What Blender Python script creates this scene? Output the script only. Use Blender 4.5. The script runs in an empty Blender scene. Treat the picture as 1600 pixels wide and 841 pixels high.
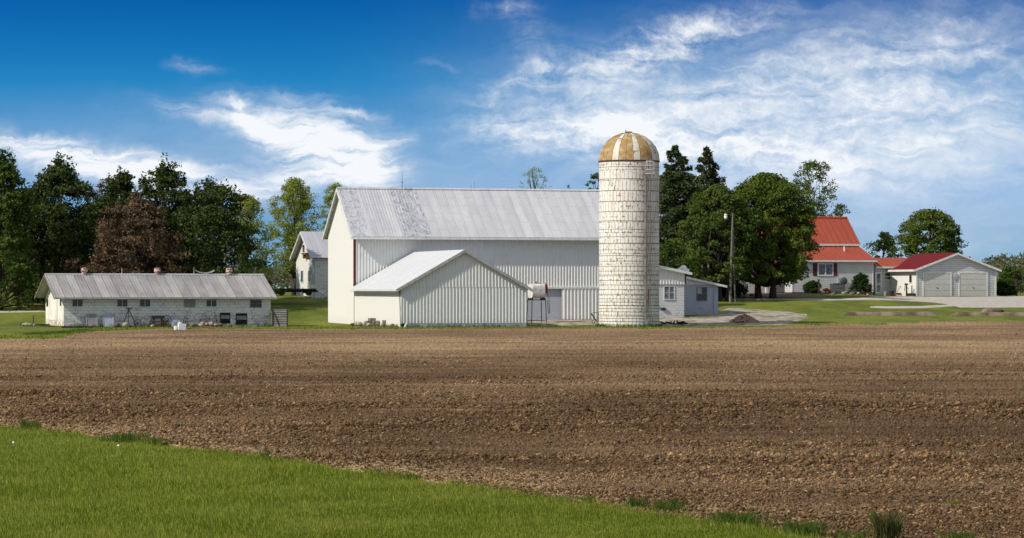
import bpy, math, random
import numpy as np
from mathutils import Vector, Matrix, noise as mnoise
random.seed(7); RNG = np.random.default_rng(11)
R = math.radians
scene = bpy.context.scene
COL = scene.collection

# ------------------------------------------------------------------ camera, sky, sun, exposure
F = 4444.4; HY = 450.0; CH = 2.83           # focal length and horizon in photo pixels, eye height
cam_d = bpy.data.cameras.new('camera'); cam = bpy.data.objects.new('camera', cam_d); COL.objects.link(cam)
cam_d.lens = 100; cam_d.sensor_width = 36; cam_d.shift_y = 29.5/1600
cam_d.clip_start = 0.5; cam_d.clip_end = 20000
cam.location = (0, 0, CH); cam.rotation_euler = (R(90), 0, 0)
scene.camera = cam
scene.view_settings.view_transform = 'Standard'; scene.view_settings.look = 'None'
scene.view_settings.exposure = 0.25; scene.view_settings.gamma = 1.0
scene.view_settings.use_curve_mapping = False
SUN_AZ, SUN_EL = -148.5, 38.0               # direction to the sun, degrees from +X
sd = Vector((math.cos(R(SUN_AZ))*math.cos(R(SUN_EL)), math.sin(R(SUN_AZ))*math.cos(R(SUN_EL)), math.sin(R(SUN_EL))))
sl = bpy.data.lights.new('sun', 'SUN'); sl.energy = 3.7; sl.angle = R(0.5); sl.color = (1.0, 0.94, 0.84)
so = bpy.data.objects.new('sun', sl); COL.objects.link(so)
so.rotation_euler = sd.to_track_quat('Z', 'Y').to_euler()

class NT:
    """small helper for writing node trees"""
    def __init__(s, tree): s.t = tree; s.n = tree.nodes; s.l = tree.links
    def new(s, typ, **kw):
        n = s.n.new(typ)
        for k, v in kw.items(): setattr(n, k, v)
        return n
    def put(s, sock, v):
        if v is None: return
        if isinstance(v, bpy.types.NodeSocket): s.l.new(v, sock)
        else:
            if isinstance(v, (tuple, list)) and sock.type == 'RGBA' and len(v) == 3: v = (*v, 1)
            sock.default_value = v
    def m(s, op, a, b=None, c=None, clamp=False):
        n = s.new('ShaderNodeMath', operation=op, use_clamp=clamp)
        s.put(n.inputs[0], a); s.put(n.inputs[1], b); s.put(n.inputs[2], c)
        return n.outputs[0]
    def step(s, v, lo, hi, a=0.0, b=1.0):
        n = s.new('ShaderNodeMapRange', interpolation_type='SMOOTHSTEP')
        s.put(n.inputs[0], v); n.inputs[1].default_value = lo; n.inputs[2].default_value = hi
        n.inputs[3].default_value = a; n.inputs[4].default_value = b
        return n.outputs[0]
    def mix(s, f, a, b, mode='MIX'):
        n = s.new('ShaderNodeMix', data_type='RGBA', blend_type=mode)
        s.put(n.inputs[0], f); s.put(n.inputs[6], a); s.put(n.inputs[7], b)
        return n.outputs[2]
    def noise(s, vec, scale, detail=4, rough=0.55, dist=0.0):
        n = s.new('ShaderNodeTexNoise'); s.put(n.inputs['Vector'], vec)
        n.inputs['Scale'].default_value = scale; n.inputs['Detail'].default_value = detail
        n.inputs['Roughness'].default_value = rough; n.inputs['Distortion'].default_value = dist
        return n.outputs[0]
    def mapv(s, vec, sc=(1, 1, 1), rot=(0, 0, 0), loc=(0, 0, 0)):
        n = s.new('ShaderNodeMapping'); s.put(n.inputs[0], vec)
        n.inputs['Location'].default_value = loc; n.inputs['Rotation'].default_value = rot; n.inputs['Scale'].default_value = sc
        return n.outputs[0]
    def comb(s, x, y, z=0.0):
        n = s.new('ShaderNodeCombineXYZ'); s.put(n.inputs[0], x); s.put(n.inputs[1], y); s.put(n.inputs[2], z)
        return n.outputs[0]
    def ramp(s, v, stops):
        n = s.new('ShaderNodeValToRGB'); s.put(n.inputs[0], v)
        e = n.color_ramp.elements
        while len(e) < len(stops): e.new(0.5)
        for i, (p, c) in enumerate(stops):
            e[i].position = p; e[i].color = (*c, 1)
        return n.outputs[0]

world = bpy.data.worlds.new('World'); scene.world = world; world.use_nodes = True
w = NT(world.node_tree)
for n in list(w.n): w.n.remove(n)
tc = w.new('ShaderNodeTexCoord').outputs['Generated']
sp = w.new('ShaderNodeSeparateXYZ'); w.put(sp.inputs[0], tc)
dx, dy, dz = sp.outputs
zz = w.m('MAXIMUM', dz, 0.0)
# the sky near the horizon is seen through a long lens: climb the sky faster with height
zk = w.m('ADD', w.m('MULTIPLY', zz, 5.5), 0.10)
sky = w.new('ShaderNodeTexSky', sky_type='NISHITA', sun_disc=False)
sky.sun_elevation = R(SUN_EL); sky.sun_rotation = R(90 - SUN_AZ)
sky.air_density = 1.0; sky.dust_density = 0.3; sky.ozone_density = 2.5
w.put(sky.inputs[0], w.comb(dx, dy, zk))
hs = w.new('ShaderNodeHueSaturation'); hs.inputs['Saturation'].default_value = 1.0; hs.inputs['Value'].default_value = 1.0
w.put(hs.inputs['Color'], sky.outputs[0])
elev = w.m('DIVIDE', zz, 0.1013)
tint = w.ramp(w.m('DIVIDE', elev, 3.0), [(0.0, (.62, .72, .78)), (.06, (.62, .84, .90)), (.111, (.80, 1.14, 1.25)), (.185, (.52, 1.28, 1.46)), (.237, (.11, 1.17, 1.52)), (.33, (.028, .75, 1.37)), (.45, (.3, .8, 1.3)), (1.0, (1.1, 1.1, 1.1))])
blue = w.mix(1.0, hs.outputs[0], tint, 'MULTIPLY')
# directions as slopes (in units of 1/1000)
ys = w.m('MAXIMUM', w.m('ABSOLUTE', dy), 0.05)
U = w.m('MULTIPLY', w.m('DIVIDE', dx, ys), F)          # 0 = straight ahead
V = w.m('MULTIPLY', w.m('DIVIDE', dz, ys), F)          # 0 = horizon
front = w.step(dy, 0.0, 0.3)
P = w.comb(U, V, 0)
wob1 = w.m('SUBTRACT', w.noise(P, 0.012, 5, 0.6), 0.5); wob2 = w.m('SUBTRACT', w.noise(w.mapv(P, loc=(500, 90, 7)), 0.012, 5, 0.6), 0.5)
Uw = w.m('ADD', U, w.m('MULTIPLY', wob1, 90)); Vw = w.m('ADD', V, w.m('MULTIPLY', wob2, 60))
def blob(px, py, rx, ry, rot, amp, p=1.0):
    a = R(rot); c, s = math.cos(a), math.sin(a)
    du = w.m('SUBTRACT', Uw, px-800.0); dv = w.m('SUBTRACT', Vw, HY-py)
    x = w.m('MULTIPLY_ADD', du, c/rx, w.m('MULTIPLY', dv, s/rx))
    y = w.m('MULTIPLY_ADD', du, -s/ry, w.m('MULTIPLY', dv, c/ry))
    q = w.m('MULTIPLY_ADD', x, x, w.m('MULTIPLY', y, y))
    return w.m('MULTIPLY', w.m('POWER', 2.718, w.m('MULTIPLY', q, -1.0)), amp)
def total(lst):
    t = None
    for b in lst:
        g = blob(*b); t = g if t is None else w.m('ADD', t, g)
    return t
# rot: degrees anticlockwise as seen
A = total([(440, 202, 85, 40, -20, 1.05), (520, 222, 90, 54, -14, 1.15), (585, 262, 38, 44, -35, .95), (500, 275, 120, 22, -6, .5), (385, 185, 75, 16, -28, .75), (365, 168, 14, 26, 30, .5), (310, 180, 90, 18, -14, .62),
           (60, 228, 150, 22, -7, .80), (190, 255, 150, 22, -10, .72), (270, 285, 120, 30, -8, .75), (395, 300, 75, 24, 12, .85), (100, 262, 160, 25, 0, .45),
           (302, 104, 40, 10, -8, .5), (560, 172, 50, 8, -16, .35), (640, 215, 30, 12, 0, .35)])
B = total([(840, 75, 38, 62, 28, .62), (800, 130, 70, 22, 24, .8), (930, 105, 130, 34, 24, .75), (1040, 80, 120, 34, 25, .95), (1110, 50, 100, 26, 10, .5), (1150, 30, 130, 25, 10, .5),
           (1010, 160, 200, 40, 14, .75), (870, 215, 170, 36, 0, .8), (1040, 230, 150, 42, 0, .7), (770, 190, 40, 30, 0, .5), (780, 14, 48, 16, 0, .65), (700, 108, 50, 9, -20, .45),
           (1230, 110, 150, 50, 30, .62), (1290, 190, 220, 60, 12, .6), (1420, 80, 180, 60, 22, .55), (1530, 110, 160, 90, 5, .5), (1450, 210, 200, 40, 10, .45), (1420, 290, 260, 26, 6, .38), (1180, 260, 220, 50, 0, .5)])
glow = total([(992, 205, 36, 34, 0, .7), (1000, 190, 150, 50, 10, .12)])
veil = total([(1150, 200, 380, 120, 6, .26), (1430, 150, 300, 130, 6, .32), (1330, 270, 300, 60, 6, .22), (480, 250, 330, 60, -8, .18), (880, 150, 180, 90, 0, .14), (100, 260, 300, 50, -5, .18), (1480, 340, 380, 90, 3, .22), (1500, 240, 200, 26, 14, .25), (1380, 390, 200, 14, 4, .12)])
nA = w.noise(w.mapv(w.comb(Uw, Vw, 3), sc=(.0075, .046, 1), rot=(0, 0, R(-20))), 1.0, 8, .58, .5)
nB = w.noise(w.mapv(w.comb(Uw, Vw, 9), sc=(.0085, .030, 1), rot=(0, 0, R(24))), 1.0, 9, .62, .4)
nC = w.noise(w.comb(U, V, 40), .055, 6, .7)
cA = w.step(w.m('MULTIPLY', A, w.m('MULTIPLY_ADD', nA, 3.2, -0.75)), 0.0, 1.6, 0, .95)
cB = w.step(w.m('MULTIPLY', B, w.m('MULTIPLY_ADD', w.m('MULTIPLY_ADD', nC, .35, w.m('MULTIPLY', nB, .75)), 4.2, -1.50)), 0.0, 2.4, 0, .92)
cl = w.m('MULTIPLY', w.m('ADD', w.m('MAXIMUM', cA, cB), w.m('MULTIPLY', w.m('ADD', veil, glow), w.m('MULTIPLY_ADD', nB, 1.5, .15))), front, clamp=True)
fill_cloud = w.step(w.noise(w.mapv(tc, sc=(1, 1, 3)), 3.0, 6), 0.36, 0.66, 0, .75)     # unseen cloud added over the rest of the sky as fill light
cl = w.m('MAXIMUM', cl, w.m('MULTIPLY', fill_cloud, w.m('MAXIMUM', w.m('SUBTRACT', 1.0, front), w.step(elev, 1.5, 4.0))))
CLOUD = (7.7, 7.95, 8.3)
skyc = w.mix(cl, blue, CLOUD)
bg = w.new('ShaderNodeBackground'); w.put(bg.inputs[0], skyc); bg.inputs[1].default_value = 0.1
w.l.new(bg.outputs[0], w.new('ShaderNodeOutputWorld').inputs[0])

# ------------------------------------------------------------------ helpers
def W(px, Y): return (px-800.0)/F*Y
def ZP(py, Y): return CH+(HY-py)*Y/F

def link(o, parent=None):
    COL.objects.link(o)
    if parent is not None: o.parent = parent
    return o
def tag(o, label=None, cat=None, group=None, kind=None):
    if label: o['label'] = label
    if cat: o['category'] = cat
    if group: o['group'] = group
    if kind: o['kind'] = kind
    return o
def thing(name, label, cat, loc, rz=0.0, group=None):
    o = bpy.data.objects.new(name, None); COL.objects.link(o)
    o.empty_display_size = 0.3
    o.location = loc; o.rotation_euler = (0, 0, rz)
    return tag(o, label, cat, group)
def copy_thing(src, loc, rz=0.0, label=None, scale=None):
    r = src.copy(); COL.objects.link(r); r.location = loc; r.rotation_euler = (0, 0, rz)
    if scale: r.scale = scale
    if label: r['label'] = label
    for ch in list(src.children):
        c = ch.copy(); COL.objects.link(c); c.parent = r
        for g in list(ch.children):
            d = g.copy(); COL.objects.link(d); d.parent = c
    return r

def auto_uv(me):
    n = len(me.loops)
    if n == 0: return
    uvl = me.uv_layers.new(name='UVMap')
    co = np.empty(len(me.vertices)*3); me.vertices.foreach_get('co', co); co = co.reshape(-1, 3)
    vi = np.empty(n, dtype=np.int32); me.loops.foreach_get('vertex_index', vi)
    nf = len(me.polygons)
    nm = np.empty(nf*3); me.polygons.foreach_get('normal', nm); nm = nm.reshape(-1, 3)
    lt = np.empty(nf, dtype=np.int32); me.polygons.foreach_get('loop_total', lt)
    fi = np.repeat(np.arange(nf), lt)
    h = np.stack([-nm[:, 1], nm[:, 0], np.zeros(nf)], 1)
    L = np.linalg.norm(h, axis=1); flat = L < 0.05
    h[flat] = (1, 0, 0); L[flat] = 1; h /= L[:, None]
    # keep u running the same way on both sides
    sg = np.where(np.abs(h[:, 0]) > .3, np.sign(h[:, 0]), np.sign(h[:, 1])); sg[sg == 0] = 1; h *= sg[:, None]
    v = np.cross(nm, h); vs = np.where(v[:, 2] < 0, -1, 1); v *= vs[:, None]
    v[flat] = (0, 1, 0)
    c = co[vi]
    uv = np.stack([(c*h[fi]).sum(1), (c*v[fi]).sum(1)], 1)
    uvl.data.foreach_set('uv', uv.astype(np.float32).ravel())

class MB:
    def __init__(s): s.v = []; s.f = []; s.T = None
    def add(s, vs, fs):
        o = len(s.v)
        if s.T is not None: vs = [tuple(s.T @ Vector(p)) for p in vs]
        s.v += [tuple(p) for p in vs]; s.f += [tuple(i+o for i in f) for f in fs]
        return s
    def box(s, x0, x1, y0, y1, z0, z1):
        return s.add([(x0, y0, z0), (x1, y0, z0), (x1, y1, z0), (x0, y1, z0), (x0, y0, z1), (x1, y0, z1), (x1, y1, z1), (x0, y1, z1)],
                     [(0, 3, 2, 1), (4, 5, 6, 7), (0, 1, 5, 4), (1, 2, 6, 5), (2, 3, 7, 6), (3, 0, 4, 7)])
    def obox(s, c, size, rot=(0, 0, 0), jit=0.0):
        from mathutils import Euler
        E = Euler(rot).to_matrix(); a, b, d = [q/2 for q in size]; c = Vector(c)
        vs = []
        for z in (-d, d):
            for x, y in ((-a, -b), (a, -b), (a, b), (-a, b)):
                j = Vector([random.uniform(-jit, jit) for _ in range(3)])
                vs.append(c+E @ (Vector((x, y, z))+j))
        return s.add(vs, [(0, 3, 2, 1), (4, 5, 6, 7), (0, 1, 5, 4), (1, 2, 6, 5), (2, 3, 7, 6), (3, 0, 4, 7)])
    def tube(s, p, q, r0, r1=None, n=8, cap=True):
        r1 = r0 if r1 is None else r1
        p, q = Vector(p), Vector(q); d = (q-p)
        if d.length < 1e-6: return s
        d.normalize(); a = d.orthogonal().normalized(); b = d.cross(a)
        vs = []
        for c, r in ((p, r0), (q, r1)):
            for i in range(n):
                t = 2*math.pi*i/n; vs.append(c+a*math.cos(t)*r+b*math.sin(t)*r)
        fs = [(i, (i+1) % n, n+(i+1) % n, n+i) for i in range(n)]
        if cap: fs += [tuple(range(n-1, -1, -1)), tuple(range(n, 2*n))]
        return s.add(vs, fs)
    def path(s, pts, rs, n=6):
        for i in range(len(pts)-1): s.tube(pts[i], pts[i+1], rs[i], rs[i+1], n)
        return s
    def ring(s, c, Rr, r, axis=(0, 0, 1), n=24, m=6, arc=1.0):
        c = Vector(c); ax = Vector(axis).normalized(); a = ax.orthogonal().normalized(); b = ax.cross(a)
        N = n if arc >= 1 else n+1
        vs = []; fs = []
        for i in range(N):
            t = 2*math.pi*arc*i/n; d = a*math.cos(t)+b*math.sin(t)
            for j in range(m):
                u = 2*math.pi*j/m; vs.append(c+d*(Rr+r*math.cos(u))+ax*(r*math.sin(u)))
        for i in range(n):
            k = (i+1) % N
            for j in range(m):
                l = (j+1) % m; fs.append((i*m+j, k*m+j, k*m+l, i*m+l))
        return s.add(vs, fs)
    def lathe(s, prof, c=(0, 0, 0), n=24, axis='z'):
        vs = []; fs = []; k = len(prof)
        for i in range(n):
            t = 2*math.pi*i/n
            for r, z in prof:
                p = (r*math.cos(t), r*math.sin(t), z)
                if axis == 'x': p = (z, r*math.cos(t), r*math.sin(t))
                if axis == 'y': p = (r*math.cos(t), z, r*math.sin(t))
                vs.append((p[0]+c[0], p[1]+c[1], p[2]+c[2]))
        for i in range(n):
            j = (i+1) % n
            for q in range(k-1): fs.append((i*k+q, j*k+q, j*k+q+1, i*k+q+1))
        return s.add(vs, fs)
    def prism(s, poly, y0, y1):
        """polygon in (x,z), extruded y0..y1"""
        n = len(poly)
        vs = [(x, y0, z) for x, z in poly]+[(x, y1, z) for x, z in poly]
        return s.add(vs, [tuple(range(n)), tuple(range(2*n-1, n-1, -1))]+[((i+1) % n, i, n+i, n+(i+1) % n) for i in range(n)])
    def prismx(s, poly, x0, x1):
        """polygon in (y,z), extruded x0..x1"""
        n = len(poly)
        vs = [(x0, y, z) for y, z in poly]+[(x1, y, z) for y, z in poly]
        return s.add(vs, [tuple(range(n)), tuple(range(2*n-1, n-1, -1))]+[((i+1) % n, i, n+i, n+(i+1) % n) for i in range(n)])
    def slab(s, a, b, c, d, t):
        """roof sheet: corners a b c d (anticlockwise from above), thickness t downwards along its normal"""
        a, b, c, d = map(Vector, (a, b, c, d)); n = (b-a).cross(d-a).normalized()*t
        if n.z < 0: n = -n
        return s.add([a-n, b-n, c-n, d-n, a, b, c, d], [(0, 3, 2, 1), (4, 5, 6, 7), (0, 1, 5, 4), (1, 2, 6, 5), (2, 3, 7, 6), (3, 0, 4, 7)])
    def rock(s, c, r, sq=(1, 1, .7), seed=None):
        rr = random.Random(seed if seed is not None else random.random())
        import bmesh
        bm = bmesh.new(); bmesh.ops.create_icosphere(bm, subdivisions=2, radius=1.0)
        off = Vector((rr.uniform(0, 90), rr.uniform(0, 90), 0))
        vs = []
        for v in bm.verts:
            k = 1+0.38*mnoise.noise(v.co*1.3+off)+.12*mnoise.noise(v.co*3+off)
            vs.append((c[0]+v.co.x*k*r*sq[0], c[1]+v.co.y*k*r*sq[1], c[2]+v.co.z*k*r*sq[2]))
        fs = [tuple(v.index for v in f.verts) for f in bm.faces]; bm.free()
        return s.add(vs, fs)
    def build(s, name, mat, parent=None, smooth=False, fixn=True):
        me = bpy.data.meshes.new(name); me.from_pydata(s.v, [], s.f)
        if fixn:
            import bmesh
            bm = bmesh.new(); bm.from_mesh(me); bmesh.ops.recalc_face_normals(bm, faces=bm.faces); bm.to_mesh(me); bm.free()
        me.update(); auto_uv(me)
        if smooth: me.polygons.foreach_set('use_smooth', [True]*len(me.polygons))
        me.materials.append(mat)
        return link(bpy.data.objects.new(name, me), parent)

def fast_mesh(name, Vv, Ff, mat, parent=None, smooth=False):
    """Vv (n,3) array, Ff (m,k) index array with constant k"""
    me = bpy.data.meshes.new(name); k = Ff.shape[1]
    me.vertices.add(len(Vv)); me.vertices.foreach_set('co', np.ascontiguousarray(Vv, dtype=np.float32).ravel())
    me.loops.add(Ff.size); me.loops.foreach_set('vertex_index', np.ascontiguousarray(Ff, dtype=np.int32).ravel())
    me.polygons.add(len(Ff)); me.polygons.foreach_set('loop_start', np.arange(0, Ff.size, k, dtype=np.int32))
    me.update(calc_edges=True); me.validate()
    if smooth: me.polygons.foreach_set('use_smooth', [True]*len(me.polygons))
    me.materials.append(mat)
    return link(bpy.data.objects.new(name, me), parent)

# ------------------------------------------------------------------ materials
MATS = {}
def mat(name, fn, rough=0.7, spec=0.3, metal=0.0):
    m_ = bpy.data.materials.new(name); m_.use_nodes = True
    t = NT(m_.node_tree); b = t.n['Principled BSDF']
    b.inputs['Roughness'].default_value = rough; b.inputs['Specular IOR Level'].default_value = spec; b.inputs['Metallic'].default_value = metal
    r = fn(t, b)
    if r is not None: t.put(b.inputs['Base Color'], r)
    MATS[name] = m_
    return m_
def OC(t): return t.new('ShaderNodeTexCoord').outputs['Object']
def UVc(t): return t.new('ShaderNodeTexCoord').outputs['UV']
def bump(t, b, h, strength=0.5, dist=0.02):
    n = t.new('ShaderNodeBump'); t.put(n.inputs['Height'], h)
    n.inputs['Strength'].default_value = strength; n.inputs['Distance'].default_value = dist
    t.l.new(n.outputs[0], b.inputs['Normal'])
def simple(name, c, c2=None, scale=3, rough=0.7, spec=0.3, metal=0.0, bmp=0.0, lo=.35, hi=.65, sc=(1, 1, 1)):
    c2 = c2 or tuple(x*.75 for x in c)
    def fn(t, b):
        n = t.noise(t.mapv(OC(t), sc=sc), scale, 6)
        if bmp: bump(t, b, n, bmp)
        return t.mix(t.step(n, lo, hi), c, c2)
    return mat(name, fn, rough, spec, metal)

def wall_paint(name, c, dirt, streak=1.0, lo=.55, hi=.8):
    def fn(t, b):
        o = OC(t)
        n = t.noise(t.mapv(o, sc=(3, 3, .35)), 1.5, 6); n2 = t.noise(o, 9, 5)
        f = t.m('MULTIPLY', t.step(n, lo, hi), streak)
        s3 = t.new('ShaderNodeSeparateXYZ'); t.put(s3.inputs[0], o)
        f = t.m('MAXIMUM', f, t.m('MULTIPLY', t.step(s3.outputs[2], .9, .1), t.step(n2, .40, .62)))
        return t.mix(t.m('MULTIPLY', t.step(n2, .5, .75), .25), t.mix(f, c, dirt), dirt)
    return mat(name, fn, .55, .3)
white_metal = wall_paint('white_metal', (.73, .725, .70), (.52, .50, .46), .7)
cream_metal = wall_paint('cream_metal', (.73, .71, .665), (.63, .60, .54), .4)
def coop_end(t, b):
    o = OC(t); n = t.noise(t.mapv(o, sc=(2, 2, .5)), 2.2, 6)
    z = t.new('ShaderNodeSeparateXYZ'); t.put(z.inputs[0], o)
    base = t.mix(t.step(n, .5, .75), (.78, .77, .66), (.5, .46, .36))
    low = t.m('MULTIPLY', t.step(z.outputs[2], .55, 0.0), t.step(t.noise(o, 4, 5), .38, .62))
    bump(t, b, n, .3)
    return t.mix(low, base, (.34, .20, .12))
coop_end = mat('coop_end_paint', coop_end, .8)
red_trim = simple('red_trim', (.16, .015, .015), (.10, .012, .012), 4, .5)
white_trim = simple('white_trim', (.74, .74, .72), (.6, .6, .57), 5, .5)
grey_trim = simple('grey_trim', (.42, .42, .42), (.30, .30, .30), 5, .5)
glass = simple('dark_glass', (.012, .014, .018), (.03, .035, .045), 2, .12, .6)
glass_pale = simple('pale_glass', (.16, .19, .23), (.05, .06, .08), 3, .15, .6)
void_dark = simple('dark_opening', (.012, .011, .010), (.02, .018, .016), 4, .9)
rust = simple('rusty_iron', (.11, .045, .025), (.05, .028, .02), 8, .85)
black_iron = simple('black_iron', (.02, .018, .018), (.045, .035, .03), 8, .7)
wood_old = simple('weathered_wood', (.26, .21, .16), (.13, .10, .075), 5, .85, sc=(1, 1, .2))
wood_grey = simple('grey_boards', (.30, .29, .27), (.17, .165, .155), 4, .85, sc=(.3, 3, 3))
wood_dark = simple('dark_timber', (.07, .05, .04), (.03, .025, .02), 5, .85)
pole_wood = simple('pole_wood', (.22, .20, .18), (.11, .10, .09), 4, .9, sc=(4, 4, .3))
bark = simple('bark', (.085, .062, .045), (.035, .027, .02), 5, .95, bmp=.6, sc=(2, 2, .5))
bark_light = simple('pale_bark', (.20, .16, .12), (.09, .07, .055), 5, .95, sc=(2, 2, .5))
stone_m = simple('fieldstone', (.42, .35, .27), (.20, .16, .13), 3, .9, bmp=.4)
stone_dk = simple('dark_fieldstone', (.16, .12, .10), (.07, .055, .05), 4, .9, bmp=.4)
block_m = simple('old_block', (.30, .27, .23), (.17, .15, .13), 4, .9, bmp=.4)
plastic_w = simple('white_plastic', (.85, .85, .83), (.78, .78, .76), 3, .4)
grey_panel = simple('grey_sheet', (.30, .30, .31), (.2, .19, .19), 6, .7)
blue_panel = simple('pale_blue_sheet', (.42, .46, .52), (.34, .37, .42), 4, .6)
pink_metal = simple('faded_red_vent', (.62, .50, .46), (.22, .07, .05), 7, .7, lo=.42, hi=.58)
red_paint = simple('red_paint', (.38, .05, .04), (.2, .03, .03), 6, .6)
tank_w = simple('tank_white', (.74, .73, .71), (.55, .52, .48), 4, .45)
maroon = simple('maroon_shutter', (.10, .012, .018), (.07, .01, .014), 4, .5)
gar_door = simple('garage_door_paint', (.58, .57, .52), (.52, .51, .47), 4, .5)
ac_dark = simple('dark_unit', (.035, .04, .045), (.07, .075, .08), 30, .6)
foundation = simple('foundation', (.16, .15, .14), (.09, .085, .08), 4, .9)

def painted_block(name, paint, mortar, bare, wear, bw=.40, bh=.2, mw=.018):
    def fn(t, b):
        u = UVc(t)
        br = t.new('ShaderNodeTexBrick'); t.put(br.inputs[0], u)
        br.inputs['Scale'].default_value = 1.0; br.inputs['Brick Width'].default_value = bw; br.inputs['Row Height'].default_value = bh
        br.inputs['Mortar Size'].default_value = mw; br.inputs['Mortar Smooth'].default_value = .5
        br.inputs['Color1'].default_value = (*paint, 1); br.inputs['Color2'].default_value = (*[c*.9 for c in paint], 1)
        br.inputs['Mortar'].default_value = (*mortar, 1)
        n = t.noise(t.mapv(u, sc=(1, 1.8, 1)), 1.6, 7, .65); n2 = t.noise(u, 7, 5, .7)
        k = t.new('ShaderNodeSeparateXYZ'); t.put(k.inputs[0], u)
        low = t.step(k.outputs[1], 1.4, .1)
        f = t.step(t.m('ADD', t.m('MULTIPLY_ADD', n2, .5, t.m('MULTIPLY', n, .5)), t.m('MULTIPLY', low, .08)), .60-wear, .70-wear*.6)
        inv = t.m('MULTIPLY', t.m('MULTIPLY', br.outputs['Fac'], t.step(n, .35, .6)), 1.0)
        col = t.mix(inv, paint, mortar)
        col = t.mix(t.m('MULTIPLY', br.outputs['Fac'], .35), t.mix(.6, br.outputs[0], paint), col)
        bump(t, b, t.m('SUBTRACT', 1.0, br.outputs['Fac']), .5, .02)
        return t.mix(t.m('MULTIPLY', f, .8), col, bare)
    return mat(name, fn, .8)
coop_block = painted_block('painted_block', (.74, .73, .70), (.17, .15, .13), (.27, .24, .21), .08)
white_block = painted_block('white_block', (.60, .61, .62), (.28, .27, .26), (.38, .36, .33), .04)
blue_block = painted_block('blue_block', (.43, .46, .51), (.30, .32, .35), (.24, .25, .27), .02)  # slight blue of sky-lit shade is put into the paint colour

def roof_mat(name, base, base2, seam, sw=.62, row=3.0, patch=None, seam_w=.02, patches=None, hl=.5):
    def fn(t, b):
        u = UVc(t)
        s3 = t.new('ShaderNodeSeparateXYZ'); t.put(s3.inputs[0], u)
        # sheets run up the slope: brick pattern with its rows turned along v
        v2 = t.comb(s3.outputs[1], s3.outputs[0])
        br = t.new('ShaderNodeTexBrick'); t.put(br.inputs[0], v2)
        br.inputs['Scale'].default_value = 1.0; br.inputs['Brick Width'].default_value = row; br.inputs['Row Height'].default_value = sw
        br.inputs['Mortar Size'].default_value = seam_w; br.inputs['Mortar Smooth'].default_value = .4
        n = t.noise(t.mapv(u, sc=(1.2, .35, 1)), 1.1, 6, .6); n2 = t.noise(u, 10, 4, .7)
        sh = t.new('ShaderNodeTexWhiteNoise', noise_dimensions='1D'); t.put(sh.inputs['W'], t.m('FLOOR', t.m('DIVIDE', s3.outputs[0], sw)))
        f = t.m('ADD', t.m('MULTIPLY', t.step(n, .3, .7), .6), t.m('MULTIPLY', sh.outputs[0], .5), clamp=True)
        col = t.mix(f, base, base2)
        col = t.mix(t.m('MULTIPLY', t.step(n2, .52, .75), .2), col, seam)
        col = t.mix(t.m('MULTIPLY', br.outputs['Fac'], hl), col, seam)
        if patches:
            for (x0, x1, pc, amt) in patches:
                inside = t.m('MULTIPLY', t.step(s3.outputs[0], x0-.1, x0+.1), t.step(s3.outputs[0], x1+.1, x1-.1))
                pn = t.noise(t.mapv(u, sc=(1.5, 1.0, 1), loc=(x0*3, 0, 0)), 2.4, 8, .72, 1.2)
                col = t.mix(t.m('MULTIPLY', inside, t.step(pn, amt-.03, amt+.09)), col, pc)
        return col
    return mat(name, fn, .5, .35)

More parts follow.
